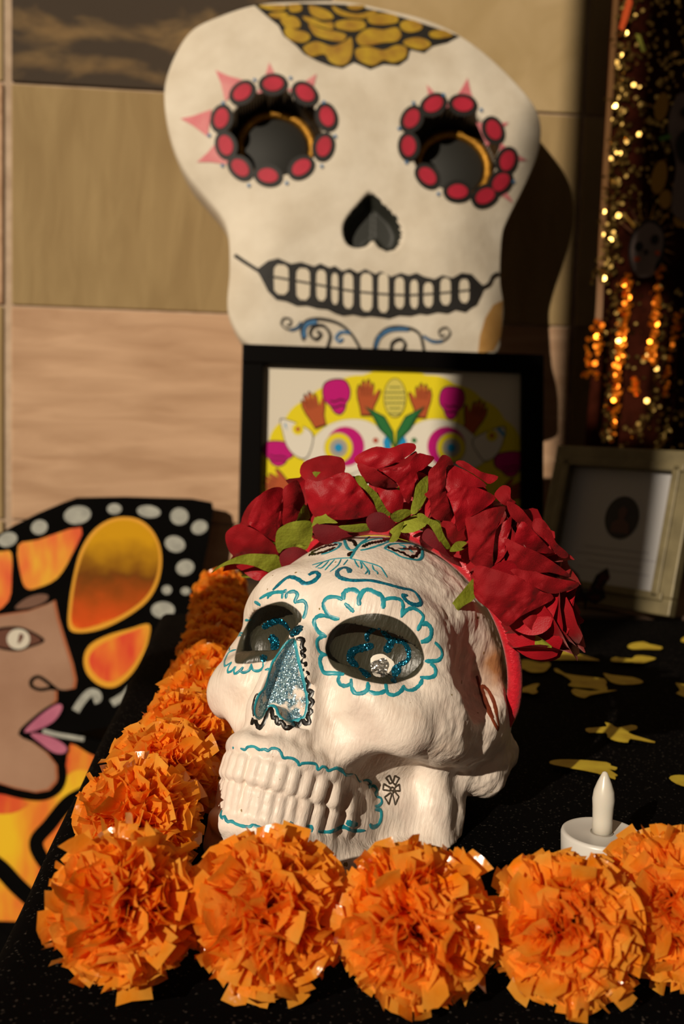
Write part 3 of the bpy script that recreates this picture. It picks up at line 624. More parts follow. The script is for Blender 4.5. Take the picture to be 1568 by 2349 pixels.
for p, w_ in (([(600, 1062), (590, 1010), (640, 962), (700, 955), (750, 990), (800, 1040), (870, 1060), (920, 1072), (960, 1130), (970, 1190), (950, 1240), (880, 1280), (850, 1340), (830, 1440)], .0026), ([(815, 1050), (790, 1110), (755, 1160)], .0042), ([(650, 1100), (560, 1120), (470, 1150), (440, 1210), (480, 1270), (560, 1330), (610, 1390)], .0042), ([(880, 1280), (850, 1340), (828, 1435)], .0048)):
    stroke(p, w_, M_bglit, 'glitter_swirl', zoom=ZB, off=.0003)
for p, w_ in (([(520, 395), (570, 360), (650, 330), (720, 360), (770, 430), (800, 470)], .0036), ([(850, 375), (820, 410), (790, 455)], .006), ([(580, 470), (640, 530), (600, 590)], .006), ([(545, 640), (510, 690)], .005)):
    stroke(p, w_, M_bglit, 'glitter_swirl', zoom=ZA, off=.0003)
blob(722, 1280, 108, 112, M_white, 'eye_disc', ZB, .0004, 2); blob(718, 1290, 90, 92, M_sglit, 'eye_glitter', ZB, .0007, 4)
stroke([(390, 630), (420, 740), (470, 900), (560, 1085), (595, 1142), (598, 1090), (560, 900), (510, 790), (460, 735), (440, 750), (480, 880), (550, 1040)], .0022, M_rust, 'temple_mark', zoom=ZG)
# ------------------------------------------------------------------ rose crown
def fabric_mat(name, c1, c2, weave=1500, sheen=.3, rough=.75):
    m = bpy.data.materials.new(name); m.use_nodes = True; nt = m.node_tree; N = nt.nodes; L = nt.links; b = N['Principled BSDF']
    b.inputs['Roughness'].default_value = rough; b.inputs['Specular IOR Level'].default_value = .25; b.inputs['Sheen Weight'].default_value = sheen; b.inputs['Sheen Roughness'].default_value = .35; b.inputs['Sheen Tint'].default_value = (1, .45, .4, 1)
    tc = N.new('ShaderNodeTexCoord'); wv = N.new('ShaderNodeTexNoise'); wv.inputs['Scale'].default_value = weave; wv.inputs['Detail'].default_value = 1; L.new(tc.outputs['Object'], wv.inputs['Vector'])
    nz = N.new('ShaderNodeTexNoise'); nz.inputs['Scale'].default_value = 70; nz.inputs['Detail'].default_value = 3; L.new(tc.outputs['Object'], nz.inputs['Vector'])
    rpn = N.new('ShaderNodeValToRGB'); rpn.color_ramp.elements[0].position = .35; rpn.color_ramp.elements[1].position = .7; rpn.color_ramp.elements[0].color = (*lin(c1), 1); rpn.color_ramp.elements[1].color = (*lin(c2), 1)
    L.new(nz.outputs['Fac'], rpn.inputs[0]); L.new(rpn.outputs[0], b.inputs['Base Color'])
    bp = N.new('ShaderNodeBump'); bp.inputs['Strength'].default_value = .35; bp.inputs['Distance'].default_value = .0005; L.new(wv.outputs['Fac'], bp.inputs['Height'])
    bp2 = N.new('ShaderNodeBump'); bp2.inputs['Strength'].default_value = .4; bp2.inputs['Distance'].default_value = .002; L.new(nz.outputs['Fac'], bp2.inputs['Height']); L.new(bp.outputs[0], bp2.inputs['Normal']); L.new(bp2.outputs[0], b.inputs['Normal'])
    tr = N.new('ShaderNodeBsdfTranslucent'); L.new(rpn.outputs[0], tr.inputs[0]); mx = N.new('ShaderNodeMixShader'); mx.inputs[0].default_value = .12
    L.new(b.outputs[0], mx.inputs[1]); L.new(tr.outputs[0], mx.inputs[2]); L.new(mx.outputs[0], N['Material Output'].inputs['Surface'])
    return m
M_rose = fabric_mat('red_petal_cloth', '#82060f', '#980a16')
M_rose2 = fabric_mat('red_petal_satin', '#920d18', '#ab1522', rough=.5, sheen=.2)
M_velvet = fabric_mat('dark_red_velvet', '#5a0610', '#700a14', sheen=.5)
M_leaf = mat('green_leaf_cloth', '#70761a', .7, '#8e9430', 60, bump=.3, bscale=500, spec=.2); 
M_band = mat('red_satin', '#b01222', .32, '#c41a2a', 400, bump=.3, bscale=900, sheen=.2)
def petal_vf(h, w_, Rw, lean, curl, r0, seed, nu=10, nv=11, roll=1., th=.00025):
    rnd = random.Random(seed); ph = rnd.uniform(0, 6); V_ = []; F_ = []; tilt = rnd.uniform(-.12, .12)
    for j in range(nv+1):
        v = j/nv
        for i in range(nu+1):
            u = -1+2*i/nu; edge = 1-.30*u*u-.03*sin(u*7+ph); vv = v*edge
            half = w_*(.32+.68*(1-(1-min(1, vv/.6))**2))*(1-.5*max(0, (vv-.55)/.45)**2.2)
            t = max(0, (vv-.72)/.28); xc = r0+lean*vv**.8+curl*h*(.16*t*t); zc = h*(vv-.02)-curl*h*.10*t*t
            s_ = u*half; an = s_/Rw
            x = xc+Rw*(cos(an)-1); y = Rw*sin(an)
            e = max(0, (abs(u)-.6)/.4); x += roll*e*e*.10*h*(.3+vv)
            wr = .028*h*(sin(u*9+ph+vv*3)*.35+mnoise.noise(Vector((u*2.1+seed*3.7, vv*2.6, seed*1.3))))*(.3+vv)
            x += wr; z = zc+tilt*s_+.5*wr
            V_.append((x, y, z))
    n = nu+1
    for j in range(nv):
        for i in range(nu): F_.append((j*n+i, j*n+i+1, (j+1)*n+i+1, (j+1)*n+i))
    return V_, F_
ROSE_RINGS = [(3, .80, .46, .20, .05, .0, .06, 0.), (4, .90, .60, .32, .12, .3, .10, .2), (5, .92, .74, .44, .20, .7, .14, .4), (5, .86, .88, .56, .27, 1.0, .17, .6)]
ROSE_MESH = {}
def rose_petal_mesh(ring, var):
    k = (ring, var)
    if k not in ROSE_MESH:
        n_, h, w_, Rw, ln, cu, r0, ro = ROSE_RINGS[ring]; S = .041
        v, f = petal_vf(h*S, w_*S*.85, Rw*S, ln*S, cu, r0*S, 10+ring*7+var*3, roll=ro)
        me = bpy.data.meshes.new('petal'); me.from_pydata([tuple(p) for p in v], [], f); me.polygons.foreach_set('use_smooth', [True]*len(f)); me.materials.append(M_rose if (ring+var) % 3 else M_rose2); ROSE_MESH[k] = me
    return ROSE_MESH[k]
crown = empty('rose_crown', sk_world((0, .5, 6.4)))
tag(crown, 'crown of red cloth roses with green leaves on the white skull', 'flower crown')
CI = Matrix.Translation(-crown.location)
def band_pt(a, off=0.):
    r = radians(a); R1, R2 = 8.0+off, 6.85+off; z = -.95+R2*cos(r); zz = -.95+6.85*cos(r); return (R1*sin(r)+.12, -1.9+(5.8-zz)*.60, z)
def cl(p): return sk_world(p)-crown.location
bp_ = [cl(band_pt(a)) for a in np.linspace(-112, 112, 70)]
v, f = tube_vf(bp_, [.0042*min(1, .45+min(i, 69-i)/6) for i in range(70)], 12); mesh('headband', v, f, M_band, crown)
def rose(a, tilt_y, scale, seed, lift=.3, roll=0., side=0.):
    rnd = random.Random(seed); r = radians(a)
    ax = Vector((sin(r)+side, tilt_y, cos(r))).normalized(); axw = (SK_M @ ax).normalized()
    base = cl(tuple(np.array(band_pt(a))+np.array(ax)*lift))
    M_ = axw.to_track_quat('Z', 'X').to_matrix().to_4x4() @ Matrix.Rotation(roll, 4, 'Z')
    v, f = lathe_vf([(.0005, -.002), (.005, -.001), (.0075, .004), (.0085, .011), (.006, .019), (.001, .023)], 14)
    hip = mesh('rose', v, f, M_rose, crown); hip.matrix_local = Matrix.Translation(base) @ M_ @ Matrix.Scale(scale, 4)
    for ri, ring in enumerate(ROSE_RINGS):
        for k in range(ring[0]):
            o = bpy.data.objects.new('petal', rose_petal_mesh(ri, rnd.randrange(4))); COL.objects.link(o); o.parent = hip
            o.matrix_local = Matrix.Rotation(2*pi*(k+rnd.uniform(-.13, .13))/ring[0]+ri*.7, 4, 'Z') @ Matrix.Rotation(rnd.uniform(-.12, .14), 4, 'Y') @ Matrix.Rotation(rnd.uniform(-.1, .1), 4, 'X') @ Matrix.Diagonal((1, rnd.uniform(.92, 1.12), rnd.uniform(.92, 1.08), 1))
    for k in range(4):
        o = leaf_obj('sepal', .024*rnd.uniform(.8, 1.1), .0042, .5, rnd.randrange(99), hip)
        o.matrix_local = Matrix.Rotation(2*pi*k/4+.4, 4, 'Z') @ Matrix.Translation((.006, 0, .002)) @ Matrix.Rotation(rnd.uniform(.4, 1.0), 4, 'Y')
    return hip
def leaf_obj(name, L_, w_, bend, seed, parent):    # grows along +Z, bends towards +X
    rnd = random.Random(seed); V_ = []; F_ = []; n = 9
    for j in range(n+1):
        t = j/n; a = bend*t; x = L_*(1-cos(a))/max(bend, .01) if bend else 0; z = L_*sin(a)/max(bend, .01)
        hw = w_*(sin(pi*min(1, t*.86+.10))**.75)*(1+.14*rnd.uniform(-1, 1)*(0 if j in (0, n) else 1))
        for u in (-1, -.5, 0, .5, 1): V_.append((x+abs(u)*hw*.45*cos(a), u*hw, z-abs(u)*hw*.3*sin(a)))
    for j in range(n):
        for i in range(4): F_.append((j*5+i, j*5+i+1, (j+1)*5+i+1, (j+1)*5+i))
    return mesh(name, V_, F_, M_leaf, parent)
rose(-54, -.10, 1.05, 3, .4, .5, -.1)
rose(-25, -.02, 1.05, 5, .1, 1.3)
rose(3, .05, 1.12, 8, .1, .2)
rose(26, -.05, 1.1, 11, .1, 2.2, .05)
rose(48, -.20, 1.25, 14, .2, .9, .12)
rose(66, .10, 1.1, 17, .3, 1.7, .2)
ZF6, ZF7, ZF8 = (480, 1060, 4.126), (940, 1040, 3.92), (700, 1000, 3.92)
def front_d(x): return .588-.068*(x-520)/700
def sheet(name, zoom, pts, m, lay, bulge=.006, gx=0., gy=0., wr=.0012, parent=None):   # a curved cloth petal or leaf with its own distance and thickness
    p = [(zoom[0]+x/zoom[2], zoom[1]+y/zoom[2]) for x, y in pts]; p = [tuple(q) for q in spline(p, 3, True)]
    V_, F_ = fill_vf([(x, -y) for x, y in p], None, 0., 13.); X = np.array([(v.x, -v.y) for v in V_]); c = (X.max(0)+X.min(0))/2; hs = (X.max(0)-X.min(0))/2
    out = [[], []]
    for x, y in X:
        u, v = (x-c[0])/hs[0], (y-c[1])/hs[1]
        dd = front_d(c[0])-lay*.004-bulge*(1-.55*u*u-.45*v*v)+gx*u+gy*v+wr*1.5*mnoise.noise(Vector((x/30, y/30, lay)))+wr*.8*mnoise.noise(Vector(((x+y)/13, (y-x)/40, lay*2)))+wr*.35*sin((x*.8+y*.5)/6+lay*3)
        for k in (0, 1): out[k].append(at(x, y, dd+k*.0005)-crown.location)
    n = len(V_); F2 = [tuple(q) for q in F_]+[tuple(i+n for i in q[::-1]) for q in F_]
    return mesh(name, out[0]+out[1], F2, m, parent or crown)
for z_, p_, m_, lay, bu_, gx_, gy_ in (
 (ZF6, [(300, 570), (360, 420), (480, 310), (560, 330), (520, 480), (380, 600)], M_rose, -3.5, .004, -.01, .0),
 (ZF6, [(480, 310), (560, 258), (640, 235), (705, 262), (720, 400), (700, 560), (650, 640), (630, 760), (540, 720), (450, 640), (380, 600), (362, 560), (400, 450)], M_rose2, -2.5, .008, .004, .004),
 (ZF6, [(695, 262), (760, 200), (830, 172), (870, 250), (905, 380), (870, 460), (835, 545), (720, 600), (690, 560), (700, 400)], M_rose, -1.5, .008, .006, .003),
 (ZF6, [(150, 720), (170, 650), (270, 588), (360, 608), (450, 648), (540, 715), (620, 790), (650, 890), (500, 900), (360, 890), (250, 900), (180, 830)], M_rose, -1.5, .009, -.004, .006),
 (ZF6, [(255, 980), (400, 960), (520, 1000), (670, 1030), (620, 1100), (500, 1120), (420, 1112), (320, 1040)], M_rose2, -3., .005, .0, -.004),
 (ZF8, [(0, 390), (100, 410), (200, 380), (290, 340), (375, 330), (430, 370), (510, 480), (600, 600), (655, 690), (560, 722), (400, 752), (150, 750), (60, 700), (10, 560)], M_rose2, .0, .012, .0, .002),
 (ZF8, [(-20, 240), (100, 188), (180, 174), (260, 180), (345, 212), (350, 330), (240, 380), (100, 425), (0, 400), (-50, 330)], M_rose, -1.2, .007, -.002, -.008),
 (ZF8, [(75, 455), (150, 440), (260, 380), (352, 322), (352, 385), (300, 460), (200, 492), (120, 475)], M_rose, 1.3, .002, .0, -.006),
 (ZF8, [(440, 200), (520, 140), (640, 95), (760, 110), (880, 66), (982, 72), (982, 135), (850, 222), (700, 282), (620, 292), (480, 260)], M_rose2, -.6, .009, .0, -.004),
 (ZF8, [(690, 300), (900, 270), (1000, 160), (1090, 170), (1160, 200), (1060, 300), (1000, 330), (980, 450), (930, 610), (860, 510), (830, 430), (740, 360)], M_rose2, -.2, .008, .004, .004),
 (ZF8, [(470, 240), (620, 298), (720, 358), (822, 430), (822, 462), (700, 465), (590, 445), (500, 350)], M_rose, 1.2, .006, .0, .004),
 (ZF8, [(630, 292), (800, 268), (930, 178), (995, 136), (1000, 205), (900, 292), (750, 308)], M_rose, 1.0, .002, .003, -.006),
 (ZF8, [(640, 468), (740, 488), (850, 488), (885, 560), (855, 690), (760, 690), (700, 605)], M_rose2, .4, .006, .0, .0),
 (ZF7, [(410, 90), (480, 66), (640, 165), (792, 208), (720, 275), (650, 240), (560, 180)], M_rose, -2., .004, .004, -.004),
 (ZF7, [(330, 112), (440, 128), (560, 188), (690, 290), (560, 310), (340, 350)], M_rose2, -.6, .006, .004, -.004),
 (ZF7, [(335, 350), (520, 296), (680, 338), (768, 410), (620, 530), (520, 585), (500, 650), (430, 700), (400, 560), (355, 420)], M_rose2, .2, .008, .006, .002),
 (ZF7, [(165, 170), (230, 100), (290, 15), (360, 38), (388, 100), (330, 115), (325, 200), (320, 320), (350, 450), (385, 610), (300, 612), (190, 565), (180, 430), (128, 370), (165, 330)], M_rose, 1.2, .009, .002, .004),
 (ZF7, [(270, 620), (380, 620), (440, 690), (520, 640), (520, 760), (420, 800), (350, 800)], M_rose, -.5, .004, .0, .004),
 (ZF7, [(870, 432), (980, 478), (1085, 600), (1200, 740), (1100, 740), (990, 640), (900, 560)], M_rose, -.6, .006, .006, .0),
 (ZF7, [(1105, 600), (1180, 586), (1260, 680), (1312, 800), (1420, 900), (1402, 942), (1330, 922), (1230, 800), (1110, 690)], M_rose, -1.2, .006, .006, .0),
 (ZF7, [(1000, 612), (1100, 690), (1250, 850), (1300, 905), (1100, 880), (940, 800)], M_rose2, .6, .006, .004, .004),
 (ZF7, [(740, 920), (770, 690), (880, 590), (915, 552), (900, 700), (860, 800), (850, 960), (900, 1070), (770, 1040)], M_rose2, .6, .006, -.002, .0),
 (ZF7, [(845, 768), (1000, 828), (1200, 918), (1422, 1078), (1422, 1112), (1250, 1070), (1050, 1080), (930, 980)], M_rose, 1.6, .007, .004, .003),
 (ZF7, [(900, 1050), (1060, 1040), (1200, 1090), (1350, 1130), (1512, 1160), (1500, 1205), (1400, 1240), (1250, 1260), (1050, 1160)], M_rose, .8, .006, .005, .0),
 (ZF7, [(760, 360), (830, 288), (902, 310), (905, 400), (950, 440), (860, 470), (780, 410)], M_rose, .0, .006, .0, -.004),
 (ZF7, [(495, 590), (560, 568), (700, 500), (852, 478), (835, 560), (775, 680), (745, 900), (738, 1030), (640, 1045), (585, 1010), (530, 940), (520, 760)], M_rose, 2.0, .010, .001, .003),
 (ZF7, [(1180, 1350), (1300, 1290), (1420, 1230), (1505, 1190), (1480, 1260), (1400, 1340), (1352, 1475), (1240, 1600), (1130, 1612), (1000, 1480)], M_rose, -2.2, .004, .008, -.004),
 (ZF7, [(588, 1015), (740, 1036), (920, 1096), (1010, 1128), (1200, 1218), (1292, 1300), (1180, 1372), (1000, 1462), (900, 1545), (850, 1542), (720, 1412), (588, 1300), (572, 1180)], M_rose, 2.0, .010, .002, .003)):
    sheet('petal', z_, p_, m_, lay, bu_, gx_, gy_)
for z_, p_, lay, gx_, gy_ in (
 (ZF8, [(445, 366), (510, 362), (560, 440), (640, 510), (700, 610), (765, 690), (740, 722), (650, 682), (610, 580), (540, 490), (480, 440)], 2.2, .004, .004), (ZF8, [(1092, 358), (1104, 420), (1085, 560), (1000, 695), (945, 685), (975, 540), (1000, 440)], 1.8, .003, -.003), (ZF8, [(762, 722), (830, 668), (920, 660), (965, 690), (890, 742), (820, 778)], 2.6, .002, .004), (ZF8, [(1000, 706), (1050, 696), (1110, 740), (1200, 780), (1240, 880), (1308, 1005), (1240, 1005), (1170, 890), (1110, 800), (1030, 765)], 2.8, .004, .002), (ZF8, [(760, 850), (884, 766), (862, 860), (820, 945), (752, 952), (780, 890)], 3.2, .0, .002),
 (ZF8, [(870, 780), (990, 712), (1092, 790), (1000, 855), (920, 872), (856, 860)], 1.5, .0, -.006), (ZF8, [(55, 812), (128, 645), (200, 720), (292, 782), (180, 785), (80, 805)], 2.0, -.004, .0), (ZF8, [(296, 812), (420, 798), (545, 788), (588, 830), (540, 858), (400, 864)], 2.4, .0, .002), (ZF8, [(62, 326), (160, 330), (220, 366), (140, 408)], .6, .003, .0),
 (ZF6, [(15, 1055), (90, 980), (250, 900), (380, 868), (560, 873), (655, 890), (705, 1042), (560, 1042), (420, 984), (250, 962), (120, 990)], .6, .006, .002), (ZF6, [(636, 660), (700, 600), (800, 562), (950, 558), (978, 640), (955, 760), (905, 835), (800, 805), (700, 825), (660, 864), (626, 790)], .2, .002, .006), (ZF6, [(826, 552), (900, 395), (955, 525), (880, 560)], -.6, .006, .0),
 (ZF7, [(305, 1484), (370, 1360), (460, 1250), (585, 1115), (585, 1295), (480, 1372), (400, 1442)], 1.0, .004, -.002), (ZF7, [(355, 874), (410, 798), (490, 792), (524, 830), (460, 872), (390, 885)], .6, .003, -.005)):
    sheet('leaf', z_, p_, M_leaf, lay, .002, gx_, gy_, .0006)
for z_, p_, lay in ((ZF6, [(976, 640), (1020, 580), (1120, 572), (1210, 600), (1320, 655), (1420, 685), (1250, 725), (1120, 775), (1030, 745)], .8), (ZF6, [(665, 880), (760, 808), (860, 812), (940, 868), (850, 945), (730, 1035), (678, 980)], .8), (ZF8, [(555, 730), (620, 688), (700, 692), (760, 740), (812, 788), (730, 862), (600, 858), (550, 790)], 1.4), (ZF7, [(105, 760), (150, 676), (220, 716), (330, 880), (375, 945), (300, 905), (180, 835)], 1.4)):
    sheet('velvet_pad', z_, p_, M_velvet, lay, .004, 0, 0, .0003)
# ------------------------------------------------------------------ paper marigold garland
def paper_mat():
    m = bpy.data.materials.new('orange_plastic_paper'); m.use_nodes = True; nt = m.node_tree; N = nt.nodes; L = nt.links; b = N['Principled BSDF']
    gi = N.new('ShaderNodeObjectInfo'); tc = N.new('ShaderNodeTexCoord'); nz = N.new('ShaderNodeTexNoise'); nz.inputs['Scale'].default_value = 90; nz.inputs['Detail'].default_value = 3; L.new(tc.outputs['Object'], nz.inputs['Vector'])
    rpn = N.new('ShaderNodeValToRGB'); e = rpn.color_ramp.elements; e[0].position = .3; e[1].position = .72; e[0].color = (*lin('#ff9a1a'), 1); e[1].color = (*lin('#ffbe4e'), 1); L.new(nz.outputs['Fac'], rpn.inputs[0])
    L.new(rpn.outputs[0], b.inputs['Base Color']); b.inputs['Roughness'].default_value = .2; b.inputs['Specular IOR Level'].default_value = .7
    bp = N.new('ShaderNodeBump'); bp.inputs['Strength'].default_value = .5; bp.inputs['Distance'].default_value = .003; L.new(nz.outputs['Fac'], bp.inputs['Height']); L.new(bp.outputs[0], b.inputs['Normal'])
    tr = N.new('ShaderNodeBsdfTranslucent'); L.new(rpn.outputs[0], tr.inputs[0]); mx = N.new('ShaderNodeMixShader'); mx.inputs[0].default_value = .55
    L.new(b.outputs[0], mx.inputs[1]); L.new(tr.outputs[0], mx.inputs[2]); L.new(mx.outputs[0], N['Material Output'].inputs['Surface'])
    return m
M_paper = paper_mat()
M_core = mat('orange_core', '#c24a04', .7, '#a83c02', 60)
def strip_vf(seed, R_=.031):                       # one strip of folded paper along +X from the core to the rim, cut tip
    rnd = random.Random(seed); V_ = []; F_ = []; n = 4; w0 = .0022; w1 = rnd.uniform(.0032, .0062); fold = rnd.uniform(-.5, .5); tw = rnd.uniform(-.5, .5); bendy = rnd.uniform(-.3, .3); bz = rnd.choice((-1, 1))*rnd.uniform(.05, .6)
    tip = [rnd.uniform(-.0018, .0008) for _ in range(3)]; Lr = R_*rnd.uniform(.90, 1.05)-abs(bz)*.0035
    for j in range(n+1):
        t = j/n; x = Lr*(.18+.82*t); w_ = w0+(w1-w0)*t**.7
        for i, u in enumerate((-1, 0, 1)):
            xx = x+(tip[i] if j == n else 0); y = u*w_; z = fold*w_*(abs(u))*t+rnd.uniform(-.0007, .0007)*t
            a = tw*t; yy, zz = y*cos(a)-z*sin(a), y*sin(a)+z*cos(a)
            V_.append((xx, yy+bendy*R_*t*t*.5, zz+bz*R_*t*t*.5))
    for j in range(n):
        for i in range(2): F_.append((j*3+i, j*3+i+1, (j+1)*3+i+1, (j+1)*3+i))
    return V_, F_
STRIPS = []
for k in range(14):
    v, f = strip_vf(k+1); me = bpy.data.meshes.new('petal'); me.from_pydata([tuple(p) for p in v], [], f); me.materials.append(M_paper); me.polygons.foreach_set('use_smooth', [True]*len(f)); STRIPS.append((me, np.array(v), f))
def ball_rots(n, rnd):
    out = []
    for k in range(n):
        z = 1-2*(k+.5)/n; a = k*2.39996+rnd.uniform(-.25, .25); s = sqrt(max(0, 1-z*z)); d = Vector((s*cos(a), s*sin(a), z))
        d = (d+Vector((rnd.uniform(-.16, .16), rnd.uniform(-.16, .16), rnd.uniform(-.16, .16)))).normalized()
        out.append(d.to_track_quat('X', 'Z').to_matrix().to_4x4() @ Matrix.Rotation(rnd.uniform(0, 2*pi), 4, 'X'))
    return out
def ball_mesh(var, n):                              # dense ruffle of inner strips
    rnd = random.Random(var*91+5); V_ = []; F_ = []
    for M_ in ball_rots(n, rnd):
        me, v, f = STRIPS[rnd.randrange(14)]; s = rnd.uniform(.82, 1.0); A = np.array(M_.to_3x3())*s; b0 = len(V_)
        V_ += [tuple(p) for p in v@A.T]; F_ += [tuple(i+b0 for i in q) for q in f]
    me = bpy.data.meshes.new('petal_ruffle'); me.from_pydata(V_, [], F_); me.materials.append(M_paper); me.polygons.foreach_set('use_smooth', [True]*len(F_)); return me
RUFF = [ball_mesh(k, 900) for k in range(4)]
cv, cf = lathe_vf([(.0005, -.011), (.006, -.009), (.0105, -.003), (.0105, .003), (.006, .009), (.0005, .011)], 12)
core_me = bpy.data.meshes.new('core'); core_me.from_pydata([tuple(p) for p in cv], [], cf); core_me.materials.append(M_core)
def marigold(p, seed, n_petals, label, scale=1.04):
    rnd = random.Random(seed); e = empty('paper_marigold', p); tag(e, label, 'paper flower', 'orange paper marigolds of the garland')
    e.rotation_euler = (rnd.uniform(0, 6), rnd.uniform(0, 6), rnd.uniform(0, 6)); e.scale = (scale,)*3
    o = bpy.data.objects.new('core', core_me); COL.objects.link(o); o.parent = e
    o = bpy.data.objects.new('petal_ruffle', RUFF[rnd.randrange(4)]); COL.objects.link(o); o.parent = e; o['kind'] = 'stuff'
    for M_ in ball_rots(n_petals, rnd):
        o = bpy.data.objects.new('petal', STRIPS[rnd.randrange(14)][0]); COL.objects.link(o); o.parent = e
        o.matrix_local = M_ @ Matrix.Scale(rnd.uniform(.98, 1.10), 4)
FRONT = [((290, 2080), 'orange paper marigold at the front left corner of the cloth'), ((618, 2092), 'orange paper marigold in front of the skull teeth, second in the front row'), ((950, 2120), 'orange paper marigold in front of the skull jaw, middle of the front row'),
         ((1300, 2128), 'orange paper marigold just in front of the white tea light'), ((1540, 2075), 'orange paper marigold cut by the right edge of the photo')]
for i, ((x, y), lb) in enumerate(FRONT): marigold(on_z(x, y, .034), 40+i, 95, lb, 1.0 if i == 3 else 1.05)
ordn = ['first', 'second', 'third', 'fourth', 'fifth', 'sixth', 'seventh', 'eighth', 'ninth', 'tenth', 'last and farthest']
colp = [(-.0915, .455), (-.0905, .515), (-.0885, .575), (-.0885, .636), (-.0915, .698), (-.0955, .760), (-.1005, .822), (-.106, .884), (-.1135, .946), (-.121, 1.008), (-.127, 1.068)]
for i, (x, y) in enumerate(colp):
    marigold(Vector((x, y, .033)), 70+i, 80 if i < 5 else 30, '%s orange paper marigold behind the front left corner one, along the cloth edge' % ordn[i] if i < 10 else 'farthest orange paper marigold, at the back left end of the garland')
# ------------------------------------------------------------------ big papier-mache skull mask on the wall
ZM1, ZM2 = (350, 0, 1.704), (350, 400, 1.704)
def Z(z, pts): return [(z[0]+x/z[2], z[1]+y/z[2]) for x, y in pts]
MP = Panel(rp(*([to_room(on_plane(810, 420, rp(0, 1.69, 0), RY)).x, 1.65, to_room(on_plane(810, 420, rp(0, 1.69, 0), RY)).z])), RX, RZ*cos(radians(15))+RY*sin(radians(15)))
mask_out = [(400, 130), (440, 72), (500, 40), (580, 14), (680, 4), (800, 6), (900, 26), (1000, 56), (1060, 86), (1130, 140), (1190, 200), (1228, 250), (1240, 300), (1230, 360), (1200, 430), (1165, 500), (1150, 545), (1146, 640), (1155, 705), (1148, 770), (1130, 812), (1000, 830), (800, 826), (640, 812), (572, 790), (540, 752), (522, 700), (527, 625), (525, 545), (508, 500), (470, 450), (430, 400), (400, 340), (382, 270), (378, 200)]
ring = spline(mask_out, 8, True); ring_uv = [MP.uv(*p) for p in ring]
_ra = np.array([atan2(v, u) for u, v in ring_uv]); _rr = np.array([np.hypot(u, v) for u, v in ring_uv]); _o = np.argsort(_ra); _ra, _rr = _ra[_o], _rr[_o]
MP.raise_ = .046; EYEM = [MP.uv(632, 302), MP.uv(1048, 338)]; EYER = [.074, .075]
NOSEM = MP.uvs([tuple(p) for p in spline(Z(ZM2, [(850, 75), (800, 120), (750, 180), (740, 230), (760, 275), (800, 288), (840, 280), (860, 262), (880, 285), (920, 302), (960, 285), (975, 230), (950, 170), (900, 120)]), 5, True)])
NOSEN = np.array(NOSEM); MP.raise_ = 0.
def mask_h(u, v, holes=True):
    r = np.hypot(u, v)/np.interp(atan2(v, u), _ra, _rr, period=2*pi); r = min(r, 1.)
    h = .045*(1-r**3.2)
    h += .010*math.exp(-((u+.02)**2+(v+.02)**2)/.02)                       # middle of the face
    h += .012*math.exp(-((u-.14)**2/.004+(v+.11)**2/.006))*1+.012*math.exp(-((u+.17)**2/.004+(v+.11)**2/.006))
    h += .0025*mnoise.noise(Vector((u*14, v*14, 1)))
    return h
def build_mask():
    V_ = []; F_ = []; mi = []; nA, nR = 260, 110
    A = np.linspace(-pi, pi, nA, endpoint=False); Rr = np.interp(A, _ra, _rr, period=2*pi)
    rs = np.concatenate([np.linspace(0, .94, nR-12), np.linspace(.945, 1, 12)])
    cols = {}
    for j, t in enumerate(rs):
        for i in range(nA):
            u, v = Rr[i]*t*cos(A[i]), Rr[i]*t*sin(A[i]); h = mask_h(u, v); b = 0
            for (eu, ev), er in zip(EYEM, EYER):
                d = np.hypot(u-eu, v-ev)
                if d < er: h -= .058*min(1, (er-d)/.006); b = 1
            V_.append((u, v, h))
    P2 = np.array([(p[0], p[1]) for p in V_]); sd = poly_sdf(P2[:, 0].astype(np.float32), P2[:, 1].astype(np.float32), NOSEN)
    for k in np.where(sd < 0)[0]: u, v, h = V_[k]; V_[k] = (u, v, h-.03*min(1, -sd[k]/.012)*(.55+.45*(1 if u < MP.uv(850, 500)[0] else .2)))
    isb = np.zeros(len(V_), bool)
    for (eu, ev), er in zip(EYEM, EYER): isb |= np.hypot(P2[:, 0]-eu, P2[:, 1]-ev) < er+.001
    isn = sd < .0005
    for j in range(len(rs)-1):
        for i in range(nA):
            q = (j*nA+i, (j+1)*nA+i, (j+1)*nA+(i+1) % nA, j*nA+(i+1) % nA); F_.append(q); mi.append(1 if all(isb[k] for k in q) else 2 if all(isn[k] for k in q) else 0)
    b0 = len(V_)                                   # side wall turning back
    base = (len(rs)-1)*nA
    for k, (dw, sc) in enumerate(((-.02, 1.004), (-.06, .985), (-.075, .96))):
        for i in range(nA): V_.append((Rr[i]*sc*cos(A[i]), Rr[i]*sc*sin(A[i]), mask_h(Rr[i]*cos(A[i]), Rr[i]*sin(A[i]))+dw))
    for k in range(3):
        for i in range(nA):
            a = base if k == 0 else b0+(k-1)*nA; c = b0+k*nA; F_.append((a+i, c+i, c+(i+1) % nA, a+(i+1) % nA)); mi.append(0)
    F_.append(tuple(b0+2*nA+i for i in range(nA))[::-1]); mi.append(0)
    M_mw = mat('mask_white', '#d4cab8', .75, '#c4b8a4', 14, 5, bump=.35, bscale=60)
    o = mesh('skull_mask', V_, F_, None, mats=[M_mw, mat('mask_black', '#0d0a07', .6), mat('mask_nose', '#1c1d16', .6)], midx=mi); o.matrix_world = MP.M
    return tag(o, 'large flat white skull mask with red petalled eyes on the stone wall', 'skull mask')
mask = build_mask()
def muv(x, y):                                     # position on the raised mask surface
    MP.raise_ = .03
    for _ in range(4): q = MP.uv(x, y); MP.raise_ = mask_h(*q)
    MP.raise_ = 0.; return q
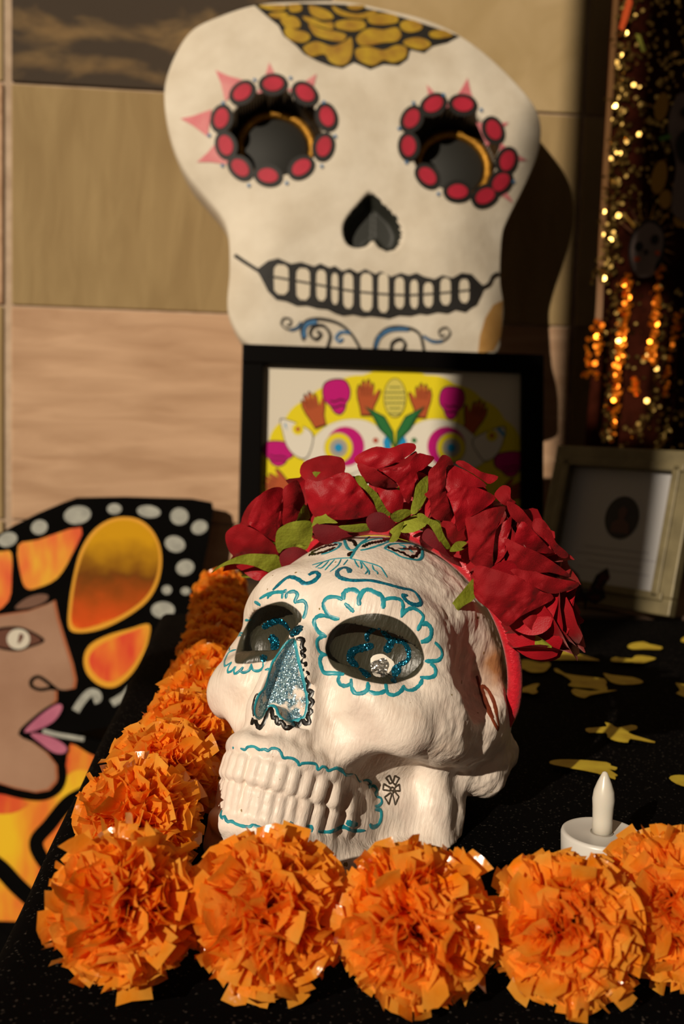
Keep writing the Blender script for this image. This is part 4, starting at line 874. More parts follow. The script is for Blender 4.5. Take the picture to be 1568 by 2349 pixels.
M_mred = mat('mask_red', '#9c1029', .7, '#b01a34', 20); M_mpink = mat('mask_pink', '#c4606a', .75, '#d08a88', 18); M_mblk = mat('mask_line', '#14100c', .7); M_mgold = mat('mask_yellow', '#ad8d1e', .7, '#8f661a', 40, ramp=(.35, .7)); M_mblue = mat('mask_blue', '#3d6f9a', .7); M_mwht = mat('mask_tooth', '#cfc3ad', .75)
def md(name, pts, m, off): return decal(name, [muv(*p) for p in pts], m, mask, off, mask_h, .022)
def ml_(name, pts, wd, m, off=.002, sm=6):
    uv = [muv(*p) for p in spline(pts, sm)]; v, f = line_vf(uv, wd, off, mask_h); return mesh(name, v, f, m, mask)
flower_out = [(395, 20), (440, 60), (490, 100), (510, 140), (560, 180), (590, 212), (640, 238), (690, 258), (740, 268), (785, 245), (850, 272), (900, 252), (960, 257), (995, 232), (1005, 195), (1060, 208), (1092, 182), (1150, 168), (1198, 142), (1070, 98), (900, 46), (750, 18), (580, 14), (500, 22)]
md('flower_ground', Z(ZM1, flower_out), M_mblk, .0012)
for p in ([(590, 185), (640, 165), (700, 185), (750, 165), (775, 150), (780, 200), (765, 245), (730, 260), (690, 243), (670, 215), (620, 225), (595, 205)], [(795, 195), (840, 185), (900, 200), (950, 180), (990, 190), (985, 228), (940, 248), (900, 238), (860, 260), (810, 243), (792, 220)],
          [(520, 110), (560, 120), (600, 130), (615, 150), (590, 170), (540, 160), (515, 135)], [(610, 95), (660, 115), (710, 125), (755, 140), (740, 165), (690, 160), (640, 145), (620, 125)], [(795, 150), (840, 115), (900, 120), (950, 110), (970, 140), (950, 165), (900, 170), (850, 180), (810, 180)],
          [(985, 160), (1030, 150), (1070, 160), (1085, 180), (1050, 198), (1005, 188), (980, 175)], [(500, 75), (540, 65), (570, 80), (575, 110), (530, 115), (505, 95)], [(585, 68), (625, 74), (665, 92), (700, 90), (702, 118), (650, 106), (605, 90)], [(715, 90), (760, 80), (820, 85), (830, 110), (790, 125), (740, 120), (715, 110)],
          [(840, 70), (890, 55), (950, 62), (955, 90), (900, 100), (850, 95)], [(970, 90), (1010, 80), (1050, 98), (1045, 120), (1000, 130), (970, 115)], [(1080, 130), (1130, 118), (1172, 140), (1130, 152), (1090, 150)], [(610, 24), (650, 32), (690, 50), (705, 75), (660, 80), (620, 60)],
          [(700, 24), (740, 45), (800, 58), (862, 44), (872, 56), (820, 76), (750, 68), (712, 50)], [(530, 22), (575, 20), (580, 45), (540, 50)], [(412, 26), (460, 22), (520, 24), (515, 42), (470, 46)], [(450, 60), (500, 50), (530, 60), (490, 76)], [(760, 24), (800, 22), (830, 26), (800, 42), (770, 38)]):
    md('flower_petal', [tuple(q) for q in spline(Z(ZM1, p), 3, True)], M_mgold, .0024)
def eye_petals(ci, cs, tips, dots):
    cx, cy = ZM1[0]+ci[0]/ZM1[2], ci[1]/ZM1[2]
    for t, w_ in tips:
        tx, ty = ZM1[0]+t[0]/ZM1[2], t[1]/ZM1[2]; d = np.array((cx-tx, cy-ty)); L_ = np.hypot(*d); d /= L_; nn = np.array((-d[1], d[0])); T = np.array((tx, ty)); b = T+d*68
        p = [T, T+d*30+nn*w_*.35, b+nn*w_, b-nn*w_, T+d*30-nn*w_*.35]; md('pink_spike', [tuple(q) for q in p], M_mpink, .0012)
    for k, c in enumerate(cs):
        x, y = ZM1[0]+c[0]/ZM1[2], c[1]/ZM1[2]; d = np.array((x-cx, y-cy)); d /= np.hypot(*d); nn = np.array((-d[1], d[0]))
        def pt(R1, R2, off): return [tuple(np.array((x, y))+d*(R1*cos(a)*(1. if cos(a) > 0 else .8)+off)+nn*R2*sin(a)*(1+.12*cos(a))) for a in np.linspace(0, 2*pi, 20, endpoint=False)]
        md('petal_outline', pt(29, 34, -4), M_mblk, .0024); md('red_petal', pt(18, 23, -2), M_mred, .0036)
    for x, y in dots: md('blue_dot', [(ZM1[0]+x/ZM1[2]+4*cos(a), y/ZM1[2]+4*sin(a)) for a in np.linspace(0, 2*pi, 8, endpoint=False)], M_mblue, .0024)
eye_petals((480, 520), [(350, 365), (470, 332), (595, 368), (680, 460), (668, 577), (580, 658), (450, 690), (342, 660), (285, 572), (268, 467)], [((245, 275), 34), ((455, 245), 34), ((640, 290), 34), ((108, 465), 32), ((172, 635), 32)], [(398, 315), (538, 308), (668, 402), (712, 535), (660, 652), (523, 718), (375, 727), (272, 650), (220, 532), (275, 405)])
eye_petals((1190, 570), [(1095, 412), (1210, 412), (1330, 512), (1383, 632), (1358, 716), (1297, 770), (1190, 752), (1072, 692), (998, 575), (1010, 468)], [((1070, 332), 28), ((1230, 305), 32), ((1390, 480), 30), ((1463, 628), 26), ((1408, 795), 22)], [(1018, 405), (1135, 373), (1282, 432), (962, 505), (990, 637), (1115, 760), (1408, 712)])
for k, ((eu, ev), er) in enumerate(zip(EYEM, EYER)):   # gold ring and dark disc deep in each eye
    w_ = mask_h(eu, ev)-.056; du, dv = (.002, .0) if k == 0 else (.004, -.004)
    rv, rf = [], []
    for j, (r, dz) in enumerate(((.052, .0), (.053, .010), (.060, .012), (.067, .006), (.067, 0))):
        for i in range(48): a = 2*pi*i/48; rv.append((eu+du+r*cos(a), ev+dv+r*sin(a), w_+dz))
    for j in range(4):
        for i in range(48): rf.append((j*48+i, (j+1)*48+i, (j+1)*48+(i+1) % 48, j*48+(i+1) % 48))
    mesh('gold_ring', rv, rf, mat('gold_trim', '#8a5f1c', .35, '#b5822c', 160, metal=.8, bump=.6, bscale=500), mask)
    dv_, df_ = lathe_vf([(.0005, .006), (.048, .006), (.0515, .003), (.0515, -.004)], 40); o = mesh('dark_disc', dv_, df_, mat('dark_disc', '#16150f', .7), mask); o.location = (eu+du, ev+dv, w_)
mouth = [(405, 375), (450, 340), (490, 330), (540, 352), (580, 345), (630, 362), (655, 350), (690, 367), (712, 360), (740, 380), (770, 370), (800, 387), (830, 372), (870, 392), (890, 381), (930, 402), (970, 387), (1000, 397), (1030, 387), (1060, 402), (1100, 412), (1130, 396), (1170, 407), (1205, 387), (1245, 392), (1272, 420), (1295, 442), (1282, 472), (1262, 512), (1220, 540), (1180, 531), (1150, 545), (1110, 540), (1070, 550), (1040, 546), (1005, 555), (960, 552), (920, 565), (890, 560), (850, 555), (820, 558), (780, 549), (740, 554), (710, 544), (680, 529), (640, 525), (600, 514), (560, 515), (520, 497), (480, 490), (450, 460), (430, 420)]
md('mouth_line', Z(ZM2, mouth), M_mblk, .0024)
tx = [502, 587, 658, 711, 763, 834, 900, 963, 1020, 1075, 1142, 1215]; tt = [354, 368, 375, 388, 388, 388, 390, 405, 415, 425, 408, 412]; tw2 = [72, 66, 48, 33, 48, 58, 50, 46, 38, 46, 50, 48]; tbm = [476, 497, 500, 514, 530, 541, 546, 530, 530, 525, 517, 508]
midx = [470, 640, 770, 900, 1000, 1100, 1240]; midy = [404, 434, 459, 472, 476, 470, 456]
for i in range(12):
    x, hw = tx[i], tw2[i]*.40; my = lambda q: np.interp(q, midx, midy); sl_ = .07 if i < 6 else -.02
    up = [(x-hw, my(x-hw)-4), (x-hw*.95, tt[i]+16), (x-hw*.5, tt[i]+2), (x+hw*.5, tt[i]+2+hw*sl_), (x+hw*.95, tt[i]+16+hw*sl_), (x+hw, my(x+hw)-4)]
    lo = [(x-hw, my(x-hw)+5), (x+hw, my(x+hw)+5), (x+hw*.95, tbm[i]-18), (x+hw*.45, tbm[i]-2), (x-hw*.45, tbm[i]-4), (x-hw*.95, tbm[i]-20)]
    md('tooth', Z(ZM2, up), M_mwht, .0036); md('tooth', Z(ZM2, lo), M_mwht, .0036)
ml_('whisker_line', Z(ZM2, [(320, 318), (360, 345), (412, 378)]), .005, M_mblk, .0026); ml_('whisker_line', Z(ZM2, [(1285, 445), (1312, 430), (1328, 400), (1352, 388)]), .005, M_mblk, .0026)
for p, w_, m_ in (([(588, 650), (580, 610), (598, 576), (650, 566), (720, 582), (770, 620), (808, 680)], .004, M_mblk), ([(592, 640), (590, 605), (606, 585), (640, 578)], .006, M_mblue), ([(680, 680), (692, 630), (665, 593), (625, 598), (614, 628), (638, 646), (656, 626), (640, 614)], .004, M_mblk),
                  ([(862, 690), (875, 640), (920, 602), (990, 600), (1040, 625), (1058, 690)], .004, M_mblk), ([(866, 680), (885, 635), (930, 608), (1000, 606)], .006, M_mblue), ([(930, 690), (935, 660), (965, 645), (985, 665), (975, 690)], .0045, M_mblk), ([(580, 578), (560, 600), (530, 608), (503, 590), (510, 565), (538, 568), (535, 590), (520, 590)], .0022, M_mblk),
                  ([(580, 580), (562, 602), (535, 610)], .004, M_mblue), ([(1056, 630), (1090, 650), (1135, 650), (1160, 622), (1145, 600), (1118, 612), (1122, 634), (1138, 628)], .0022, M_mblk), ([(1056, 634), (1092, 655), (1130, 653)], .004, M_mblue), ([(770, 622), (735, 618), (715, 640), (728, 655), (742, 642)], .004, M_mblue)):
    ml_('chin_swirl', Z(ZM2, p), w_, m_, .0026)

md('bare_patch', [(1152, 690), (1148, 770), (1132, 805), (1095, 812), (1100, 770), (1112, 730), (1130, 700)], mat('bare_card', '#a5783a', .8, '#b58a4c', 30), .0012)

# ------------------------------------------------------------------ framed print
FP = Panel(rp(0, 1.40, 0), RX, RZ*cos(radians(9))+RY*sin(radians(9)))
M_fblk = mat('black_frame', '#050302', .5, spec=.05)
frame = empty('framed_print'); frame.matrix_world = FP.M; tag(frame, 'black framed yellow print of skulls, hands and corn behind the roses', 'framed print')
fo = FP.uvs([(556, 786), (1243, 822)]); fu0, fu1 = fo[0][0], fo[1][0]; fv1 = .5*(fo[0][1]+fo[1][1]); fv0 = .002
ZP = (540, 770, 2.148)
pc = FP.uvs(Z(ZP, [(138, 140), (1405, 190)])); pu0, pu1, pv1 = pc[0][0], pc[1][0], .5*(pc[0][1]+pc[1][1]); pv0 = fv0+(fv1-pv1)
for nm_, b_ in (('frame_rail', (fu0, fu1, pv1, fv1)), ('frame_rail', (fu0, fu1, fv0, pv0)), ('frame_stile', (fu0, pu0, pv0, pv1)), ('frame_stile', (pu1, fu1, pv0, pv1))):
    v, f = box_vf(b_[0], b_[1], b_[2], b_[3], -.012, .010, .002); mesh(nm_, v, f, M_fblk, frame, False)
v, f = box_vf(fu0+.004, fu1-.004, fv0+.004, fv1-.004, -.014, -.008); mesh('backing', v, f, mat('board', '#5a4a36', .9), frame, False)
M_pp = mat('print_paper', '#cfc6b4', .55, spec=.12); v, f = box_vf(pu0, pu1, pv0, pv1, -.0075, -.0035); mesh('paper', v, f, M_pp, frame, False)
PM = {k: mat('print_'+k, c, .55, spec=.12) for k, c in dict(yellow='#d8c51e', brown='#a8502c', pink='#b3156f', white='#d6cfc0', black='#191310', green='#2a6a38', dgreen='#1c4a28', blue='#1f86b8', cream='#c9bb58', grey='#9a968c', red='#a84a34').items()}
LV = [0]
def pdx(name, pts, m, lv, clip=True):
    uv = FP.uvs(Z(ZP, pts)); uv = [(min(max(u, pu0), pu1), min(max(v, pv0), pv1)) for u, v in uv]
    return decal(name, uv, PM[m], frame, -.0034+lv*.0003)
def ellp(cx, cy, rx, ry, rot=0, n=24, wob=0): return [(cx+rx*cos(a)*cos(rot)-ry*sin(a)*sin(rot), cy+rx*cos(a)*sin(rot)+ry*sin(a)*cos(rot)) for a in np.linspace(0, 2*pi, n, endpoint=False)]
pdx('yellow_sun', [(785+(690+14*abs(sin(a*14)))*cos(a), 790+(612+12*abs(sin(a*14)))*sin(a)*1.0) for a in np.linspace(0, 2*pi, 150, endpoint=False)], 'yellow', 1)
hand_r = [(-.30, .95), (-.42, .45), (-.55, .05), (-.60, -.35), (-.50, -.70), (-.38, -.68), (-.34, -.35), (-.30, -.80), (-.18, -.95), (-.08, -.82), (-.08, -.4), (0, -.88), (.12, -1.0), (.22, -.85), (.18, -.38), (.28, -.75), (.40, -.8), (.46, -.62), (.40, -.05), (.55, -.25), (.78, -.48), (.88, -.36), (.72, .05), (.50, .45), (.42, .95)]
def hand(cx, cy, sx, sy, rot, flip):
    def T(k): return [(cx+(flip*x*sx*k)*cos(rot)-y*sy*k*sin(rot), cy+(flip*x*sx*k)*sin(rot)+y*sy*k*cos(rot)) for x, y in hand_r]
    pdx('hand_outline', T(1.07), 'black', 2); pdx('hand', T(.97), 'brown', 3)
    for q in (-.28, -.05, .18): pdx('finger_line', [(cx+(flip*(q+dx)*sx)*cos(rot)-y*sy*sin(rot), cy+(flip*(q+dx)*sx)*sin(rot)+y*sy*cos(rot)) for dx, y in ((-.02, -.6), (.02, -.6), (.02, -.1), (-.02, -.1))], 'black', 4)
hand(385, 365, 78, 92, -.35, 1); hand(645, 305, 78, 90, .02, 1); hand(920, 320, 76, 86, .05, -1); hand(1182, 400, 76, 88, .38, -1); hand(205, 730, 78, 70, -1.2, 1); hand(1360, 770, 70, 70, 1.2, -1)
def pskull(cx, cy, w_, h_, rot):
    o_ = [(-.95, -.35), (-.7, -.85), (0, -1), (.7, -.85), (.95, -.35), (.85, .15), (.6, .4), (.45, .75), (.1, 1.0), (-.3, .85), (-.55, .45), (-.85, .15)]
    T = lambda k: [(cx+x*w_*k*cos(rot)-y*h_*k*sin(rot), cy+x*w_*k*sin(rot)+y*h_*k*cos(rot)) for x, y in o_]
    pdx('skull_outline', [tuple(q) for q in spline(T(1.04), 3, True)], 'black', 2); pdx('pink_skull', [tuple(q) for q in spline(T(.97), 3, True)], 'pink', 3)
    for yy in (.12, .45): pdx('skull_line', [(cx+x*w_*cos(rot)-y*h_*sin(rot), cy+x*w_*sin(rot)+y*h_*cos(rot)) for x, y in ((-.55, yy), (-.2, yy+.1), (.2, yy), (.55, yy+.1), (.5, yy+.18), (.2, yy+.08), (-.2, yy+.18), (-.5, yy+.08))], 'black', 4)
pskull(500, 300, 72, 88, -.12); pskull(1065, 330, 66, 82, .1); pskull(210, 580, 82, 62, .1); pskull(1352, 632, 80, 62, -.1)
pdx('corn', ellp(785, 305, 56, 98, 0, 26), 'black', 4); pdx('corn', ellp(785, 305, 52, 94, 0, 26), 'cream', 5)
for r_ in range(6):
    for c_ in range(-2, 3):
        y = 250+r_*26; hw = 50*sqrt(max(0, 1-((y-305)/98)**2))
        if abs(c_*19) < hw-6: pdx('kernel_line', [(785+c_*19-8, y), (785+c_*19+8, y), (785+c_*19+7, y+6), (785+c_*19-7, y+6)], 'dgreen', 6)
for s in (-1, 1):
    pdx('leaf', [(785, 560), (785+s*8, 470), (785+s*50, 395), (785+s*150, 345), (785+s*110, 400), (785+s*80, 460), (785+s*30, 510)], 'dgreen', 7)
    pdx('leaf', [(785, 545), (785+s*14, 470), (785+s*52, 405), (785+s*125, 362), (785+s*95, 405), (785+s*68, 458), (785+s*28, 500)], 'green', 8)
    cx = 785+s*235
    body = [(785+s*20, 560), (785+s*35, 500), (785+s*80, 450), (785+s*150, 415), (785+s*240, 412), (785+s*330, 440), (785+s*400, 500), (785+s*440, 540), (785+s*445, 620), (785+s*300, 680), (785+s*100, 660)]
    pdx('white_bird', [tuple(q) for q in spline(body, 4, True)], 'grey', 3); cb = np.mean(body, 0); pdx('white_bird', [tuple(cb+(q-cb)*.985) for q in spline(body, 4, True)], 'white', 4)
    pdx('pink_arc', ellp(785+s*(245 if s < 0 else 255), 545, 95, 98), 'pink', 5); pdx('yellow_ring', ellp(785+s*278, 552, 72, 76), 'grey', 6); pdx('yellow_ring', ellp(785+s*278, 552, 69, 73), 'yellow', 7); pdx('grey_ring', ellp(785+s*278, 552, 44, 46), 'grey', 8); pdx('blue_eye', ellp(785+s*278, 552, 20, 21), 'blue', 9)
    pdx('dot', ellp(785+s*95, 515, 13, 13), 'red' if s < 0 else 'green', 6); pdx('blue_beak', [(785+s*18, 560), (785+s*24, 510), (785+s*45, 492), (785+s*58, 520), (785+s*52, 560)], 'blue', 6)
    hd = [(785+s*400, 500), (785+s*440, 450), (785+s*560, 405), (785+s*555, 470), (785+s*530, 550), (785+s*480, 600), (785+s*430, 600)] if s < 0 else [(785+s*380, 520), (785+s*430, 480), (785+s*540, 445), (785+s*535, 520), (785+s*500, 590), (785+s*450, 620), (785+s*420, 600)]
    pdx('bird_head', [tuple(q) for q in spline(hd, 4, True)], 'black', 5); ch = np.mean(hd, 0); pdx('bird_head', [tuple(ch+(q-ch)*.95) for q in spline(hd, 4, True)], 'white', 6)
    ex = 785+s*478; pdx('head_ring', ellp(ex, 460+(0 if s < 0 else 32), 29, 29), 'yellow', 7); pdx('head_eye', ellp(ex, 460+(0 if s < 0 else 32), 11, 11), 'red', 8); pdx('blue_band', [(ex-s*-62+s*-10, 468), (ex+s*62, 425), (ex+s*66, 440), (ex+s*50, 472)] if s < 0 else [(ex+25, 460), (ex+60, 500), (ex+66, 484), (ex+34, 448)], 'blue', 7)

pdx('jaw', [tuple(q) for q in spline([(560, 690), (785, 650), (1010, 690), (980, 900), (785, 950), (590, 900)], 5, True)], 'grey', 5); pdx('jaw', [tuple(q) for q in spline([(566, 694), (785, 656), (1004, 694), (974, 894), (785, 943), (596, 894)], 5, True)], 'white', 6)
for k in range(8): pdx('printed_tooth', [(625+k*42, 790), (625+k*42+34, 790), (625+k*42+30, 850), (625+k*42+4, 850)], 'black', 7); pdx('printed_tooth', [(629+k*42, 794), (625+k*42+30, 794), (625+k*42+26, 846), (625+k*42+8, 846)], 'cream', 8)
for k in range(7):
    a = radians(25+k*21.7)
    (pskull if k % 2 else hand)(785+520*cos(a), 800+330*sin(a), *((66, 82, a-pi/2) if k % 2 else (70, 80, a-pi/2, 1 if k < 3 else -1)))
# ------------------------------------------------------------------ painted butterfly board leaning by the wall, left of the table
BP = Panel(rp(0, 1.765, 0), RX, RZ*cos(radians(3))+RY*sin(radians(3)), (0, 1120, 2.281))
M_bblk = mat('board_black', '#040302', .8, '#060504', 12, spec=.04)
bo = [(-520, 700), (-500, 420), (-200, 300), (0, 235), (80, 190), (200, 130), (330, 75), (400, 50), (650, 45), (1000, 55), (1108, 75), (1115, 120), (1085, 300), (1060, 420), (1000, 620), (960, 800), (940, 1000), (930, 1190), (650, 1230), (400, 1282), (430, 1305), (610, 1340), (930, 1420), (930, 2300)]
bu = [BP.uv(*p) for p in bo]; umin = bu[0][0]; bu.append((bu[-1][0], FLOOR_Z+.002)); bu.append((umin, FLOOR_Z+.002))
v, f = slab_vf(bu, .014); board = mesh('butterfly_board', v, f, M_bblk, None, False); board.matrix_world = BP.M
tag(board, 'painted board of a face in profile with monarch butterfly wing', 'painted board')
def wing_mat(name, a, b, c, tilt, sc):
    m = bpy.data.materials.new(name); m.use_nodes = True; nt = m.node_tree; N = nt.nodes; L = nt.links; bs = N['Principled BSDF']; bs.inputs['Roughness'].default_value = .5
    tc = N.new('ShaderNodeTexCoord'); mp = N.new('ShaderNodeMapping'); mp.inputs['Rotation'].default_value = (0, 0, tilt); mp.inputs['Scale'].default_value = (1, .35, 1); L.new(tc.outputs['Object'], mp.inputs[0])
    nz = N.new('ShaderNodeTexNoise'); nz.inputs['Scale'].default_value = sc; nz.inputs['Detail'].default_value = 3; L.new(mp.outputs[0], nz.inputs['Vector'])
    rpn = N.new('ShaderNodeValToRGB'); e = rpn.color_ramp.elements; e[0].position = .38; e[1].position = .62; e[0].color = (*lin(a), 1); e[1].color = (*lin(c), 1); k = e.new(.5); k.color = (*lin(b), 1)
    L.new(nz.outputs['Fac'], rpn.inputs[0]); L.new(rpn.outputs[0], bs.inputs['Base Color']); return m
def amber_mat():
    m = bpy.data.materials.new('wing_amber'); m.use_nodes = True; N = m.node_tree.nodes; L = m.node_tree.links; bs = N['Principled BSDF']; bs.inputs['Roughness'].default_value = .55; bs.inputs['Specular IOR Level'].default_value = .1
    tc = N.new('ShaderNodeTexCoord'); sx = N.new('ShaderNodeSeparateXYZ'); L.new(tc.outputs['Object'], sx.inputs[0]); v1, v0 = BP.uv(650, 150)[1], BP.uv(400, 755)[1]
    mr = N.new('ShaderNodeMapRange'); mr.inputs['From Min'].default_value = v0; mr.inputs['From Max'].default_value = v1; L.new(sx.outputs['Y'], mr.inputs['Value'])
    nz = N.new('ShaderNodeTexNoise'); nz.inputs['Scale'].default_value = 26; nz.inputs['Detail'].default_value = 4; L.new(tc.outputs['Object'], nz.inputs['Vector'])
    ad = N.new('ShaderNodeMath'); ad.operation = 'MULTIPLY_ADD'; ad.inputs[1].default_value = .34; L.new(nz.outputs['Fac'], ad.inputs[0]); L.new(mr.outputs[0], ad.inputs[2])
    rpn = N.new('ShaderNodeValToRGB'); e = rpn.color_ramp.elements; e[0].position = .14; e[0].color = (*lin('#dd8a1a'), 1); e[1].position = 1.; e[1].color = (*lin('#c8920f'), 1)
    for p_, c_ in ((.26, '#cf4e16'), (.46, '#a4480e'), (.66, '#6e3c08'), (.84, '#a8760e')): k = e.new(p_); k.color = (*lin(c_), 1)
    L.new(ad.outputs[0], rpn.inputs[0]); L.new(rpn.outputs[0], bs.inputs['Base Color']); return m
M_w1 = amber_mat(); M_w2 = wing_mat('wing_flame', '#e0a018', '#de6a18', '#d23c14', -.5, 16); M_w3 = wing_mat('wing_yellow', '#e2b410', '#e09a18', '#d8601c', .6, 12)
M_org = mat('board_orange', '#dd9a1a', .5); M_red = wing_mat('wing_red', '#d8821a', '#d2501a', '#c83a18', .3, 14)
M_skin = mat('board_skin', '#a07a60', .6, '#916a50', 9); M_skin2 = mat('board_skin_edge', '#a5582c', .6); M_spot = mat('board_white_spot', '#8f8f86', .6, '#a5a59a', 60); M_lip = mat('board_lip', '#b4637c', .55, '#a65470', 20); M_eyew = mat('board_eye_white', '#c9c0ae', .5); M_brn = mat('board_brown', '#5a2c12', .55)
def bd(name, pts, m, lv, sm=4):
    p = [tuple(q) for q in spline(pts, sm, True)] if sm else pts; return decal(name, BP.uvs(p), m, board, .0005*lv)
def bl(name, pts, wd, m, lv, sm=6): 
    v, f = line_vf([BP.uv(*p) for p in spline(pts, sm)], wd, .0005*lv); return mesh(name, v, f, m, board, False)
bd('wing_cell', [(650, 150), (740, 170), (810, 240), (845, 350), (830, 480), (770, 590), (650, 680), (520, 740), (400, 755), (358, 720), (362, 600), (385, 460), (420, 330), (480, 230), (560, 170)], M_org, 1); bd('wing_cell_inner', [(650, 165), (730, 185), (800, 250), (830, 350), (815, 470), (755, 575), (640, 660), (520, 712), (415, 735), (375, 700), (378, 600), (400, 460), (438, 335), (492, 245), (565, 185)], M_w1, 2)
bd('wing_cell', [(780, 712), (775, 800), (740, 890), (680, 980), (600, 1040), (520, 1030), (455, 970), (438, 890), (470, 820), (560, 770), (680, 735)], M_org, 1); bd('wing_cell_inner', [(772, 725), (760, 800), (722, 885), (660, 965), (590, 1010), (530, 1000), (480, 950), (465, 890), (500, 835), (580, 790), (690, 748)], M_w2, 2)
bd('wing_cell', [(425, 205), (375, 350), (300, 470), (200, 520), (140, 525), (110, 460), (95, 300), (200, 270)], M_w2, 1, 3); bd('wing_cell', [(-60, 370), (20, 330), (60, 340), (62, 450), (45, 590), (-60, 640)], M_w2, 1, 3)
for (x, y, rx, ry, rt) in ((405, 140, 72, 48, -.15), (598, 108, 38, 28, 0), (778, 122, 62, 32, .12), (938, 147, 48, 45, 0), (1043, 204, 44, 36, -.4), (915, 292, 54, 42, .3), (968, 415, 48, 40, -.3), (872, 532, 26, 24, 0), (970, 538, 24, 20, 0), (852, 637, 62, 44, 0), (847, 796, 40, 26, .1), (206, 204, 44, 38, -.3), (40, 268, 52, 38, -.3), (-80, 330, 50, 36, -.3)):
    bd('white_spot', ellp(x, y, rx, ry, rt, 14), M_spot, 1, 0)
bd('white_spot', [(822, 900), (800, 960), (765, 988), (755, 960), (785, 915)], M_spot, 1, 2)
for p in ([(395, 1165), (430, 1110), (470, 1070), (505, 1075), (512, 1100), (490, 1110)], [(585, 1125), (650, 1085), (690, 1045), (730, 1045), (738, 1080), (705, 1092)]): bl('white_curl', p, .0135, M_spot, 1)
face = [(-520, 690), (-100, 670), (0, 662), (150, 640), (250, 605), (290, 585), (310, 680), (350, 810), (385, 920), (402, 1000), (395, 1045), (350, 1055), (300, 1045), (300, 1110), (240, 1165), (150, 1245), (105, 1280), (160, 1320), (250, 1385), (300, 1450), (305, 1530), (260, 1580), (190, 1592), (80, 1570), (-50, 1530), (-520, 1500)]
bd('face_profile', face, M_skin2, 1, 0); fc_ = np.array((-60., 1080.)); bd('face_profile', [tuple(fc_+(np.array(p)-fc_)*(.965, .985)) for p in face], M_skin, 2, 0)
bd('eyebrow', [(80, 628), (130, 580), (200, 555), (250, 560), (240, 590), (170, 622)], mat('board_brow', '#6a4632', .6), 2)
bd('eye_outline', [(-60, 800), (-30, 740), (60, 722), (140, 735), (235, 795), (150, 835), (90, 852), (0, 840)], M_bblk, 3); bd('eye_brown', [(-55, 798), (-20, 750), (60, 735), (140, 748), (218, 795), (140, 825), (80, 838), (0, 828)], M_brn, 4); bd('eye_white', ellp(98, 788, 60, 54, 0, 18), M_eyew, 5, 0); bd('eye_glint', [(105, 760), (125, 770), (112, 800), (95, 810)], M_brn, 6)
bl('nostril_line', [(300, 1050), (265, 1045), (210, 1052), (168, 1035), (165, 1005), (195, 985), (230, 1000), (290, 1048)], .006, M_bblk, 4)
bd('lip_outline', [(95, 1285), (170, 1200), (260, 1135), (320, 1118), (338, 1150), (300, 1220), (200, 1275), (300, 1300), (360, 1350), (350, 1395), (290, 1398), (200, 1340)], M_bblk, 3, 3); bd('lip', [(128, 1272), (190, 1205), (270, 1145), (315, 1128), (325, 1155), (280, 1220), (190, 1265)], M_lip, 4, 3); bd('lip', [(160, 1285), (220, 1285), (300, 1315), (350, 1355), (335, 1385), (280, 1380), (210, 1330)], M_lip, 4, 3)
bl('white_line', [(225, 1268), (300, 1288), (370, 1300), (440, 1312)], .008, M_spot, 4); bl('chin_line', [(305, 1400), (328, 1480), (310, 1560), (250, 1605), (170, 1612), (60, 1590), (-60, 1550)], .014, M_bblk, 4)
bd('lower_wing', [(370, 1335), (450, 1380), (560, 1435), (700, 1520), (700, 2300), (500, 2280), (-400, 2250), (-400, 1620), (60, 1605), (180, 1625), (290, 1590), (335, 1520)], M_w3, 1, 0)
bd('lower_wing_red', [(372, 1338), (460, 1385), (550, 1432), (520, 1490), (430, 1470), (380, 1480), (345, 1500), (350, 1420)], M_red, 2, 3); bd('lower_wing_red', [(-60, 1600), (80, 1615), (150, 1650), (60, 1700), (-60, 1690)], M_red, 2, 3)
bl('wing_vein', [(520, 1560), (430, 1600), (350, 1650), (260, 1760), (190, 1850), (230, 1950), (330, 2060)], .025, M_bblk, 3); bd('wing_cell_inner', [(420, 1665), (350, 1690), (270, 1780), (225, 1860), (270, 1930), (400, 2000), (520, 1900), (520, 1700)], M_w2, 2, 3)
bl('wing_vein', [(-120, 1900), (0, 1985), (90, 2080), (200, 2180), (300, 2270)], .030, M_bblk, 3); bd('lower_edge', [(-400, 2225), (0, 2300), (40, 2330), (120, 2420), (-400, 2500)], M_bblk, 3, 0)

